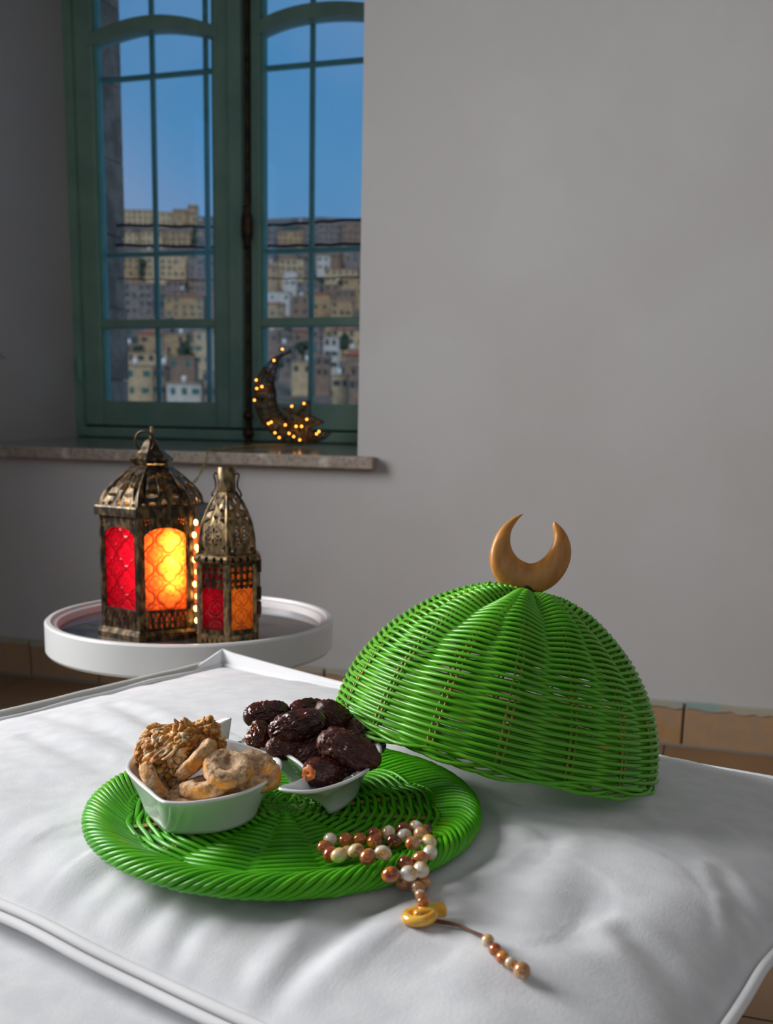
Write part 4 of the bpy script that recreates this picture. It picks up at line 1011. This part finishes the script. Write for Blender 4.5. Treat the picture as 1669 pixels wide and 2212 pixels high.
# ------------------------------------------------------------------ rattan tray
def ringtube(b, rfun, zfun, N, rad, k=6, dirn=1):
    th = np.linspace(0, 2*math.pi, N, endpoint=False); r = rfun(th); z = zfun(th)
    b.tube(np.stack([r*np.cos(th), r*np.sin(th), z], 1), rad, k, closed=True)
tr = root('rattan_tray', tuple(TRC+np.array([0, 0, -.0135])), 'round bright green woven rattan tray under the two bowls', 'tray')
zl = lambda z: z-(TRC[2]-.0135)
# rim: slanted strands wound over the edge, one shared mesh
NR = 128; b = MB()
pr_ = [(.1500, zl(.4385), -.17), (.1555, zl(.4400), -.12), (.1575, zl(.4440), -.06), (.1560, zl(.4490), 0), (.1505, zl(.4515), .06), (.143, zl(.4505), .13), (.135, zl(.4465), .20), (.128, zl(.4425), .26), (.122, zl(.4405), .30)]
pp = crom([(r*math.cos(a), r*math.sin(a), z) for r, z, a in pr_], 2, False)
b.tube(pp, .00215, 6); rme = mesh_of('rim_strand', b, GREEND, True)
for k in range(NR):
    inst('rim_strand', rme, tr, Matrix.Rotation(2*math.pi*k/NR+rng.uniform(-.004, .004), 4, 'Z') @ Matrix.Translation((0, 0, rng.uniform(-.0004, .0004))))
b = MB(); ringtube(b, lambda t: .150+0*t, lambda t: zl(.4440)+0*t, 90, .0045, 8); obj('rim_core', b, GREEND, tr, smooth=True, local=True)
# weave: concentric strands over and under the spokes
NSP = 14; r0 = .016; zf = zl(.4405)
rows = np.arange(r0, .131, .0037)
for i, r in enumerate(rows):
    sg = 1 if i % 2 else -1; amp = .0030
    b = MB(); ringtube(b, lambda t: r+.0012*np.cos(NSP*(t+.1))+.0004*np.sin(3*t+i), lambda t: zf+sg*amp*np.cos(NSP/2*(t+.1)), 112, .00188, 6)
    obj('weaver', b, GREEND, tr, smooth=True, local=True)
for k in range(NSP):
    a = 2*math.pi*k/NSP-.1
    for s in (-1, 1):
        o_ = np.array([-math.sin(a), math.cos(a), 0])*.0016*s; d = np.array([math.cos(a), math.sin(a), 0])
        b = MB().tube([d*.004+o_+np.array([0, 0, zf]), d*.134+o_+np.array([0, 0, zf])], .0013, 6); obj('spoke', b, M['stake'], tr, smooth=True, local=True)
b = MB()
for k in range(5): ringtube(b, lambda t: .003+.0027*k+0*t, lambda t: zf+.001*np.cos(4*t+k*math.pi), 40, .0016, 6)
obj('centre_coil', b, GREEND, tr, smooth=True, local=True)

# ------------------------------------------------------------------ bowls
def bowl(outline, c, zr, zf_, lab, tail, tail_lift, rmax, s=.74, flare=1.35, foot_pts=None):
    ol = crom(outline, 6); n = len(ol); c = np.array(c); tl = np.array(tail)
    rt_ = None
    zfl = zf_; Hh = zr-zf_
    foot = []
    for p in ol:
        d = p-c; l = np.linalg.norm(d); foot.append(c+d/l*min(l, rmax)*s)
    foot = np.array(foot)
    if foot_pts is not None:
        fp = np.vstack([crom(foot_pts, 8), [foot_pts[0]]]); ll_ = np.concatenate([[0], np.cumsum(np.linalg.norm(np.diff(fp, axis=0), axis=1))])
        lo2 = np.concatenate([[0], np.cumsum(np.linalg.norm(np.diff(ol, axis=0), axis=1))]); lo2 = lo2/(lo2[-1]+np.linalg.norm(ol[0]-ol[-1]))*ll_[-1]
        foot = np.stack([np.interp(lo2, ll_, fp[:, k]) for k in range(2)], 1)
    lift = np.array([tail_lift*math.exp(-((np.linalg.norm(p-tl))/.030)**2) for p in ol])
    o = None
    rings = []
    def ring(t, inset, dz=0.):
        k = t**flare
        q = foot+(ol-foot)*(k)
        d = q-c; l = np.linalg.norm(d, axis=1)[:, None]
        q = q-d/l*np.minimum(inset, l*.3)
        z = zf_+Hh*t+lift*t**3+dz
        return np.column_stack([q, z])
    rings.append(np.column_stack([c+(foot-c)*.9, np.full(n, zf_)])); rings.append(ring(0, 0, .001))
    for t in (.12, .25, .4, .55, .7, .82, .92, 1.0): rings.append(ring(t, 0))
    rings.append(ring(1.0, -.0006, .0010)); rings.append(ring(1.0, .0010, .0020)); rings.append(ring(1.0, .0028, .0018)); rings.append(ring(1.0, .0040, .0004))
    for t in (.9, .75, .6, .45, .3, .2): rings.append(ring(t, .0042))
    q = ring(.15, .0045); rings.append(q); q2 = q.copy(); q2[:, :2] = c+(q[:, :2]-c)*.6; q2[:, 2] = zf_+.003; rings.append(q2)
    b = MB().rings(rings); o = obj('porcelain_bowl', b, M['porcelain'], loc=(c[0], c[1], zf_), smooth=True)
    tag(o, lab, 'bowl'); return o
BF = .4452
OL = [(-.1313, .8435), (-.1445, .851), (-.1612, .8535), (-.1868, .8460), (-.2015, .8225), (-.2060, .7990), (-.2035, .768), (-.190, .742), (-.173, .716), (-.161, .699), (-.152, .6945), (-.1355, .696), (-.111, .710), (-.094, .732), (-.0845, .757), (-.0815, .778), (-.0845, .797), (-.096, .810), (-.113, .8145), (-.130, .8175), (-.140, .8225), (-.1439, .8300), (-.1425, .8365)]
bowl(OL, (-.145, .765), .479, BF, 'white comma-shaped porcelain bowl on the left, filled with walnuts and dried figs', (-.1313, .8435), .020, .060, .76)
OR_ = [(-.077, .7155), (-.063, .7105), (-.047, .717), (-.024, .743), (-.0095, .774), (-.002, .812), (-.006, .845), (-.024, .870), (-.050, .882), (-.085, .877), (-.109, .862), (-.1205, .844), (-.119, .828), (-.104, .8165), (-.086, .806), (-.071, .785), (-.061, .762), (-.0605, .745), (-.067, .728)]
bowl(OR_, (-.047, .820), .482, BF, 'white comma-shaped porcelain bowl on the right, filled with dark dates', (-.077, .7155), .002, .070, .66, 1.6, [(-.0425, .7665), (-.034, .775), (-.025, .795), (-.020, .820), (-.024, .845), (-.045, .857), (-.068, .853), (-.080, .838), (-.076, .822), (-.062, .806), (-.052, .790), (-.046, .776)])

# ------------------------------------------------------------------ food: meshes
def ico(sub):
    import bmesh
    bm = bmesh.new(); bmesh.ops.create_icosphere(bm, subdivisions=sub, radius=1)
    v = np.array([x.co[:] for x in bm.verts]); f = [[q.index for q in p.verts] for p in bm.faces]; bm.free(); return v, f
IV4, IF4 = ico(4); IV5, IF5 = ico(5)
def date_mesh(seed, mat, L=.0225, R_=.0125):
    out = []
    for x, y, z in IV5:
        bl = (max(0., 1-abs(x)**3.2)**.5)/(max(1e-4, 1-x*x)**.5) if abs(x) < .995 else 1.; r = R_*(1-.09*x-.06*x*x)*min(bl, 1.35)*.96; p = Vector((x*1.6+seed*7, y*2.3, z*2.3)); w = noise.noise_vector(p*1.3)*.35
        fq = 1.0 if seed < 4 or seed == 6 else 1.7; q = Vector((x*2.2*fq, y*4.2*fq, z*4.2*fq))+w*2.2+Vector((seed*11., 0, 0))
        rid = 1-abs(noise.noise(q))*2.8; rid2 = 1-abs(noise.noise(q*2.1))*2.6
        d = .0028*max(0, rid)**1.6+.0013*max(0, rid2)**1.6-.0015; lump = .0012*noise.noise(p)
        k = 1+(d+lump)/R_
        ex = math.copysign(abs(x)**1.08, x)
        out.append((ex*L, y*r*k, z*r*k*.92))
    b = MB().add(out, IF5); return mesh_of('date', b, mat, True)
DM = [date_mesh(s, M['date']) for s in (1, 2, 3)]; DMd = [date_mesh(s, M['date_mat']) for s in (4, 5)]; DMo = date_mesh(6, M['date_open'], .016, .011)
def frame_mat(pos, ax, up, scale=1.):
    a = Vector(ax).normalized(); u = Vector(up); s = u.cross(a).normalized(); u = a.cross(s).normalized()
    m_ = Matrix((a, s, u)).transposed().to_4x4()
    return Matrix.Translation(Vector(pos)) @ m_ @ Matrix.Scale(scale, 4)
def imgdir(ang, depth=0.): a = math.radians(ang); return CR*math.cos(a)+CU*math.sin(a)+FW*depth
def put_date(x, y, z, ang, dep, me, lab, sc1=1., calyx=False, group='dates in the right bowl'):
    o = bpy.data.objects.new('date', me); sc.collection.objects.link(o)
    o.matrix_world = frame_mat(atz(x, y, z), imgdir(ang, dep), (0, 0, 1), sc1); tag(o, lab, 'date', group)
    if calyx:
        b = MB().lathe([(.0007, .0006), (.0016, .0013), (.0046, .0016), (.0062, .0008), (.0058, -.0012)], (0, 0, 0), 6, cap1=False)
        c = obj('calyx', b, M['calyx'], o, local=True, smooth=True)
        c.matrix_local = Matrix.Translation((-.0218, 0, 0)) @ Matrix.Rotation(-math.pi/2, 4, 'Y')
    return o
put_date(575, 1541, .5015, 12, .3, DM[0], 'wrinkled dark date at the top left of the right bowl', .92)
put_date(641, 1568, .503, 17, -.12, DM[1], 'largest glossy dark date lying across the middle of the heap', 1.12)
put_date(664, 1533, .502, 10, .8, DM[2], 'small dark date peeking out behind the largest date', .85)
put_date(725, 1550, .500, -40, .7, DMd[0], 'wrinkled dark date at the back under the left end of the rattan cover', 1.0)
put_date(557, 1587, .492, 80, .5, DMo, 'split glossy reddish date at the left end of the right bowl', .84)
put_date(622, 1618, .485, -8, .2, DMd[1], 'dull brown date low behind the front rim of the right bowl', .85)
put_date(680, 1622, .484, 30, .3, DMd[0], 'dull brown date wedged between the two front dates', .95)
put_date(754, 1621, .494, -21, -.1, DMd[1], 'large finely wrinkled reddish brown date at the front right of the heap', 1.22)
put_date(789, 1592, .484, -38, .4, DM[0], 'dark date at the right edge under the rattan cover', .98)
put_date(702, 1668, .480, -10, 1.7, DM[2], 'nearly black date with an orange stem end facing the tail of the bowl', 1.05, True)
put_date(610, 1600, .480, 30, .6, DM[1], 'date buried in the middle of the heap, mostly hidden', .9)
put_date(700, 1595, .480, -30, .4, DM[0], 'date buried below the largest date, right part of heap, mostly hidden', 1.0)
put_date(740, 1650, .470, 10, .5, DM[2], 'date at the bottom of the heap near the right rim, mostly hidden', .9)

def fig_mesh(seed):
    out = []
    for x, y, z in IV4:
        r = math.hypot(x, y); R_ = .0195; T = .0070
        a = math.atan2(y, x)
        k = 1+.05*math.cos(2*a+seed)+.04*math.cos(3*a+seed*2)
        zz = math.copysign(abs(z)**.6, z)*T
        dm = math.exp(-(r/.30)**2)*.0062
        if z > 0: zz -= dm
        else: zz += dm*.4
        n = noise.noise(Vector((x*3+seed*5, y*3, z*3)))*.0009+noise.noise(Vector((x*8+seed*5, y*8, z*8)))*.0006+noise.noise(Vector((x*20+seed*5, y*20, z*20)))*.0004
        rr = r**.8 if r > 0 else 0
        pl = .0005*math.cos(22*a)*(abs(z) < .8)
        out.append((math.cos(a)*(rr*R_*k+(n+pl)*r), math.sin(a)*(rr*R_*k+(n+pl)*r), zz+n))
    me = mesh_of('fig', MB().add(out, IF4), M['fig'], True); at = me.attributes.new('side', 'FLOAT', 'POINT')
    at.data.foreach_set('value', [max(0., min(1., (.62-abs(z))/.35))*max(0., min(1., .75+1.6*noise.noise(Vector((x*1.7+seed*3, y*1.7, 0))))) for x, y, z in IV4]); return me
FM_ = [fig_mesh(s) for s in (1, 2, 3)]
def put_fig(x, y, z, nrm, me, lab, sc1=1.):
    o = bpy.data.objects.new('dried_fig', me); sc.collection.objects.link(o); nv = Vector(nrm).normalized()
    o.matrix_world = Matrix.Translation(Vector(atz(x, y, z))) @ nv.to_track_quat('Z', 'Y').to_matrix().to_4x4() @ Matrix.Scale(sc1, 4)
    tag(o, lab, 'fig', 'dried figs in the left bowl'); return o
def IN(r, u, t): return CR*r+CU*u-FW*t
put_fig(336, 1692, .476, IN(.80, .50, -.12), FM_[0], 'floury dried fig standing on edge at the left rim of the bowl', .95)
put_fig(424, 1640, .492, IN(-.60, .62, .12), FM_[1], 'dried fig standing on edge between the walnuts and the other figs', 1.0)
put_fig(491, 1660, .4915, IN(.10, .88, .48), FM_[2], 'round dried fig lying flat on top with a dimple and an orange spot', 1.02)
put_fig(549, 1667, .484, IN(.22, .66, .62), FM_[0], 'pale floury dried fig leaning against the right end of the bowl', 1.02)
put_fig(449, 1697, .478, IN(-.15, .95, .12), FM_[1], 'folded dried fig with an orange side at the front of the bowl', 1.02)
put_fig(408, 1722, .468, IN(-.05, .9, .4), FM_[2], 'dried fig low against the front rim, mostly under the folded one', .95)
put_fig(500, 1712, .464, IN(.0, .9, .3), FM_[0], 'dried fig at the bottom of the bowl under the top fig, mostly hidden', 1.0)

def walnut_mesh(seed, sx=1.3, sy=.85, sz=.55):
    out = []; cr_ = []
    for x, y, z in IV5:
        p = Vector((x*1.5+seed*9, y*1.5, z*1.5)); w = noise.noise_vector(p)*.5
        q = p*1.55+w; bl = min(1., 2.6*abs(noise.noise(q))); bl2 = min(1., 2.6*abs(noise.noise(q*2.3+Vector((3, 1, 2)))))
        lob = noise.noise(p*.9)*.26
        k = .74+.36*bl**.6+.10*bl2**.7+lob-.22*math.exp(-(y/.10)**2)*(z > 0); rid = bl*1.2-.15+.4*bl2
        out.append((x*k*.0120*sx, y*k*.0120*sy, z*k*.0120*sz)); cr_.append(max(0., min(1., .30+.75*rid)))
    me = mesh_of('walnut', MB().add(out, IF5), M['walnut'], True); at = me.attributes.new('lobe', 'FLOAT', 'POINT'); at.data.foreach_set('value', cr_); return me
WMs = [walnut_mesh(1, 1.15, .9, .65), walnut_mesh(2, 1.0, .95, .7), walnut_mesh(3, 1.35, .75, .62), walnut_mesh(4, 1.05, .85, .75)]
WL = [(313, 1622, .488, 70, 0, .85, 'walnut half at the left end of the heap against the bowl'), (330, 1591, .500, 110, 1, .78, 'small walnut piece at the upper left of the heap'), (357, 1585, .503, 0, 2, .95, 'flat walnut piece on the top left of the heap'),
      (341, 1614, .497, 60, 3, .95, 'walnut piece standing on edge in the left part of the heap'), (368, 1628, .494, 35, 2, 1.3, 'long walnut half slanting across the middle of the heap'), (388, 1600, .502, 15, 0, 1.0, 'walnut half in the top middle of the heap'),
      (384, 1650, .487, 100, 1, .9, 'pale walnut piece right below the long half'), (407, 1594, .503, -55, 2, 1.0, 'brown walnut piece leaning at the top right of the heap'), (425, 1606, .498, 20, 3, .85, 'walnut piece under the top right cluster'),
      (440, 1576, .508, 25, 0, .82, 'highest walnut piece, near the tail of the bowl'), (459, 1592, .500, -50, 2, .85, 'curved walnut piece at the right end behind the standing fig'), (350, 1652, .484, 20, 1, 1.0, 'walnut half at the front of the heap beside the left fig'),
      (378, 1680, .474, 80, 3, .9, 'dark walnut piece deep in the bowl between two figs'), (376, 1660, .482, -60, 0, .8, 'ridged walnut piece at the front foot of the heap'), (330, 1650, .474, 0, 1, 1.0, 'walnut half under the left pile, mostly hidden'),
      (400, 1625, .488, 40, 3, 1.1, 'walnut half behind the standing fig, mostly hidden'), (365, 1605, .490, 0, 1, 1.1, 'walnut half in the core of the heap, mostly hidden'), (430, 1600, .484, 90, 0, 1.1, 'walnut half under the highest piece, mostly hidden'), (357, 1690, .460, 10, 0, 1.1, 'walnut half on the bowl floor beside the left fig, mostly hidden')]
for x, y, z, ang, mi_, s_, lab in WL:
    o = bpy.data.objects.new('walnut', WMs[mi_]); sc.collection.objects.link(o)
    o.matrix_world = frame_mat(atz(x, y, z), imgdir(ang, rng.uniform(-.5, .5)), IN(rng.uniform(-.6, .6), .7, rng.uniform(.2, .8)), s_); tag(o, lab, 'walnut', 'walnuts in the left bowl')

# ------------------------------------------------------------------ woven food cover
DC = .965
ctr = atd(1064, 1601, DC)
ca = math.radians(-13.3); a1 = CR*math.cos(ca)+CU*math.sin(ca); upd = -CR*math.sin(ca)+CU*math.cos(ca)
vd = ray(1064, 1601); vd = vd-a1*(vd @ a1); vd /= np.linalg.norm(vd)     # sight line without its part along the chord
perp = np.cross(a1, vd); perp /= np.linalg.norm(perp)
if perp @ upd < 0: perp = -perp
el = math.radians(8.4)
nax = perp*math.cos(el)-vd*math.sin(el); nax /= np.linalg.norm(nax)
yax = np.cross(nax, a1); RC = 341*DC/F; HD = .1445*DC/.965*1.0
mc = Matrix((Vector(a1), Vector(yax), Vector(nax))).transposed().to_4x4(); mc.translation = Vector(ctr)
cv = root('food_cover', (0, 0, 0), 'tilted green woven rattan dome cover with a wooden crescent on top', 'food cover', mat4=mc)
ex_ = 1.88
def prof_c(t):   # t 0 at the rim, 1 at the apex
    a = t*math.pi/2; r = RC*max(0., math.cos(a))**(2/ex_); z = HD*math.sin(a)**(2/ex_); return r, z
tt = np.linspace(0, 1, 1200); rz = np.array([prof_c(t) for t in tt]); al = np.concatenate([[0], np.cumsum(np.hypot(*np.diff(rz, axis=0).T))])
def at_arc(s):
    t = np.interp(s, al, tt); r, z = prof_c(float(t)); r2_, z2_ = prof_c(min(1., float(t)+.004)); r1_, z1_ = prof_c(max(0, float(t)-.004))
    d = np.array([r2_-r1_, z2_-z1_]); d /= np.linalg.norm(d)+1e-9; return r, z, d[1], -d[0]   # outward normal (radial, z)
NK = 16; TOT = al[-1]; th_off = .32
def cover_ring(s, sg, rad, amp, jit=0.):
    r, z, nr, nz_ = at_arc(s); N = 128; th = np.linspace(0, 2*math.pi, N, endpoint=False)
    am = min(amp, r*.10)
    fl_ = (.0032*np.exp(-((s/TOT-.80)/.22)**2)+.0012)*np.cos(8*th+2.2)*min(1, r/.03)
    wv = np.cos(NK/2*(th-th_off)); wv = np.sign(wv)*np.abs(wv)**.8
    off = sg*am*wv+fl_
    dz_ = jit*np.sin(5*th+s*900)
    rr = r+nr*off-nz_*dz_*0; zz = z+nz_*off+dz_
    return np.stack([rr*np.cos(th), rr*np.sin(th), zz], 1)
pitch_ = .00305; s = .004; i = 0
while s < TOT-.006:
    b = MB().tube(cover_ring(s, 1 if i % 2 else -1, 0, .0034, .0003), .00186, 6, closed=True); obj('weaver', b, GREEN, cv, smooth=True, local=True)
    s += pitch_; i += 1
for k in range(NK):
    a = 2*math.pi*k/NK+th_off
    for sg in (-1, 1):
        pts = []
        for s in np.linspace(-.001, TOT-.004, 26):
            r, z, nr, nz_ = at_arc(max(0, s)); o_ = min(.0024, r*.12)*sg
            pts.append((r*math.cos(a)-math.sin(a)*o_, r*math.sin(a)+math.cos(a)*o_, z))
        b = MB().tube(pts, .00125, 5, ref=(-math.sin(a), math.cos(a), 0)); obj('stake', b, M['stake'], cv, smooth=True, local=True)
# border of crossing strands, scalloped
for q_ in range(5):
    th = np.linspace(0, 2*math.pi, 192, endpoint=False)
    rr = RC+.0020*np.cos(NK*(th-th_off)+q_*math.pi*.66)+.0006*q_*(-1)**q_; zz = -.0005+.0036*np.cos(NK/2*(th-th_off)*(1)+q_*math.pi*2/5)+.0010*q_-.002
    b = MB().tube(np.stack([rr*np.cos(th), rr*np.sin(th), zz], 1), .0018, 6, closed=True); obj('border_strand', b, GREEN, cv, smooth=True, local=True)
# small loose strand end near the apex
r, z, nr, nz_ = at_arc(TOT*.80); 
b = MB().tube([(-r*.9, -.02, z), (-r*.92, -.022, z+.006), (-r*.9, -.022, z+.010)], .0016, 6, ref=(0, 1, 0)); obj('strand_end', b, GREEN, cv, smooth=True, local=True)
# wooden crescent finial, thick slab with rounded edges
cm = MB()
def plc(x, y):   # image point -> cover's own plane through its axis facing the camera
    p = atplane(x, y, ctr+nax*HD, vd); l = mc.inverted() @ Vector(p); return np.array([l[0], l[1], l[2]])
outer_px = [(1130, 1110), (1108, 1118), (1088, 1133), (1071, 1155), (1060, 1182), (1057, 1207), (1061, 1232), (1073, 1254), (1090, 1270), (1107, 1279), (1133, 1284), (1152, 1284), (1168, 1280), (1189, 1270), (1207, 1255), (1222, 1234), (1231, 1210), (1232, 1184), (1225, 1160), (1212, 1140), (1196, 1126)]
inner_px = [(1130, 1110), (1120, 1121), (1110, 1135), (1104, 1148), (1101.5, 1164), (1103, 1180), (1109, 1194), (1119, 1206), (1131, 1213), (1144, 1217), (1158, 1214), (1171, 1206), (1181, 1195), (1189, 1182), (1194, 1168), (1196, 1154), (1194, 1142), (1193, 1133), (1196, 1126)]
oc = crom([plc(*q_) for q_ in outer_px], 4, False); ic = crom([plc(*q_) for q_ in inner_px], 4, False)
def resamp(p, n):
    l = np.concatenate([[0], np.cumsum(np.linalg.norm(np.diff(p, axis=0), axis=1))]); q_ = np.linspace(0, l[-1], n); return np.stack([np.interp(q_, l, p[:, k]) for k in range(3)], 1)
NQ = 70; oc = resamp(oc, NQ); ic = resamp(ic, NQ); mid = (oc+ic)/2
thk = np.array((mc.inverted().to_3x3() @ Vector(vd))); thk /= np.linalg.norm(thk)
rings_ = []
for i in range(NQ):
    w = np.linalg.norm(oc[i]-ic[i]); hd = min(.0085, .002+w*.32); f = []
    for a in np.linspace(0, 2*math.pi, 16, endpoint=False):
        ca_, sa_ = math.cos(a), math.sin(a); ca_ = math.copysign(abs(ca_)**.75, ca_); sa_ = math.copysign(abs(sa_)**.6, sa_)
        f.append(mid[i]+(oc[i]-mid[i])*ca_+thk*hd*sa_)
    rings_.append(f)
cw = obj('wooden_crescent', MB().rings(rings_), M['wood'], cv, auto=35, local=True)
p = plc(1138, 1283); b = MB()
b.tube([p-np.array([0, 0, .006]), p+np.array([0, 0, .002])], .005, 10, ref=(1, 0, 0)); obj('finial_peg', b, M['wood_dark'], cv, local=True)
b = MB()
pk = crom([plc(x_, y_)-thk*.0092 for x_, y_ in ((1112, 1279), (1122, 1276), (1131, 1270), (1140, 1272), (1148, 1278), (1160, 1281))], 5, False)
b.tube(pk, np.interp(np.arange(len(pk)), [0, len(pk)*.4, len(pk)-1], [.0004, .0014, .0005]), 6, ref=tuple(thk)); obj('burnt_notch', b, M['wood_dark'], cw, local=True, smooth=True)

# ------------------------------------------------------------------ prayer beads
BZ = .4575
BL = [(170, 238, 'w'), (130, 290, 'b'), (275, 240, 'o'), (172, 338, 'o'), (232, 345, 'y'), (286, 330, 'b'), (372, 238, 'o'), (350, 315, 'y'), (478, 200, 'o'), (478, 255, 'o'), (430, 355, 'b'), (537, 330, 'w'), (572, 190, 'w'), (552, 390, 'b'),
      (612, 250, 'd'), (680, 165, 'd'), (685, 210, 'w'), (745, 262, 'b'), (765, 152, 'w'), (832, 180, 'd'), (800, 200, 't'), (856, 252, 'y'), (862, 325, 'w'), (745, 325, 't'), (792, 368, 'b'), (690, 400, 'd'), (588, 478, 'o'), (680, 530, 't'),
      (800, 445, 'w'), (718, 470, 'w'), (812, 518, 'o'), (778, 572, 't'), (800, 622, 't'), (812, 668, 'o')]
def tray_top(x, y):
    r = math.hypot(x-TRC[0], y-TRC[1])
    if r > TRR-.002: return None
    return float(np.interp(r, [0, .12, .128, .135, .143, .1505, .1575], [.4455, .4455, .4458, .4490, .4528, .4540, .4500]))
p = atz(660+800/3.2096, 1740+560/3.2096, .44)
pb = root('prayer_beads', (p[0], p[1], .44), 'string of amber, brown and white agate prayer beads lying over the tray rim', 'prayer beads')
bm_ = MB().ball((0, 0, 0), (.0053, .0053, .0062), 18, 12); BMESH = {k: mesh_of('bead', bm_, BEAD[k], True) for k in BEAD}
pos = []
for x, y, c in BL:
    px_, py_ = 660+x/3.2096, 1740+y/3.2096; z = .46
    for _ in range(4):
        q_ = atz(px_, py_, z); tz = tray_top(q_[0], q_[1]); z = (tz if tz else cush_z(q_[0], q_[1])+.001)+.0064
    # beads resting on others sit higher
    q_ = atz(px_, py_, z); 
    for o_ in pos:
        if np.linalg.norm(o_-q_) < .0088: z += .0036; q_ = atz(px_, py_, z)
    pos.append(q_); s_ = 1.0
    if y > 600: s_ = .72
    elif y > 550: s_ = .85
    mt4 = Matrix.Translation(Vector(q_-ORG[pb.name])) @ Matrix.Rotation(rng.uniform(.9, 2.2), 4, Vector((rng.uniform(-1, 1), rng.uniform(-1, 1), .2)).normalized()) @ Matrix.Scale(s_, 4)
    inst('bead', BMESH[c], pb, mt4)
# cord through the beads: ordered along the loop
order = [0, 2, 6, 8, 12, 15, 18, 19, 21, 22, 24, 28, 30, 31, 32, 33]; order2 = [0, 1, 3, 4, 5, 7, 10, 13, 26, 27, 31, 32]; order3 = [9, 11, 14, 16, 17, 23, 25, 29]
b = MB()
for od in (order, order2, order3): b.tube(crom([pos[k] for k in od], 4, False), .0006, 5, ref=(.1, .2, 1))
obj('stringing_cord', b, M['cord'], pb, smooth=True)
def onc(x, y, h=.003):
    px_, py_ = 660+x/3.2096, 1740+y/3.2096; z = .44
    for _ in range(4): q_ = atz(px_, py_, z); z = cush_z(q_[0], q_[1])+h
    return atz(px_, py_, z)
b = MB(); q_ = onc(792, 765, .004)
b.tube([q_+np.array([.0085*math.cos(a), .0075*math.sin(a), .0012*math.cos(a)]) for a in np.linspace(0, 2*math.pi, 24, endpoint=False)], .0038, 8, closed=True); obj('amber_ring', b, M['amber'], pb, smooth=True)
q2_ = onc(880, 730, .006); b = MB()
ax_ = np.array([[.95, .3, 0], [-.3, .95, 0], [0, 0, 1.]]); b.box(q2_, (.018, .009, .008), ax_); b.box(q2_+np.array([-.006, -.006, .001]), (.014, .006, .006), ax_)
o = obj('amber_pendant', b, M['amber'], pb); bevel(o, .002, 3)
kn = [onc(835, 785, .005), onc(870, 800, .004), onc(930, 812), onc(1000, 820), onc(1080, 840), onc(1150, 872), onc(1225, 908), onc(1262, 940, .005), onc(1315, 1000, .005), onc(1368, 1055, .005), onc(1420, 1092, .005), onc(1500, 1145, .006)]
b = MB().tube(crom(kn, 6, False), .0009, 6); b.tube(crom([k_+np.array([.0003, .0014, .0006*math.sin(i)]) for i, k_ in enumerate(kn)], 6, False), .0008, 6)
b.tube([kn[0]+np.array([-.003, 0, .002]), kn[1]], .0022, 8); obj('tail_cord', b, M['cord'], pb, smooth=True)
for x, y, c, r_ in ((1262, 938, 'w', .0042), (1315, 1000, 'o', .0042), (1366, 1055, 'o', .0042), (1418, 1090, 'w', .0036), (1450, 1110, 'o', .0030), (1500, 1145, 't', .0052)):
    q_ = onc(x, y, r_+.0004); b = MB().ball(q_, r_, 16, 12); obj('tail_bead', b, BEAD[c], pb, smooth=True)
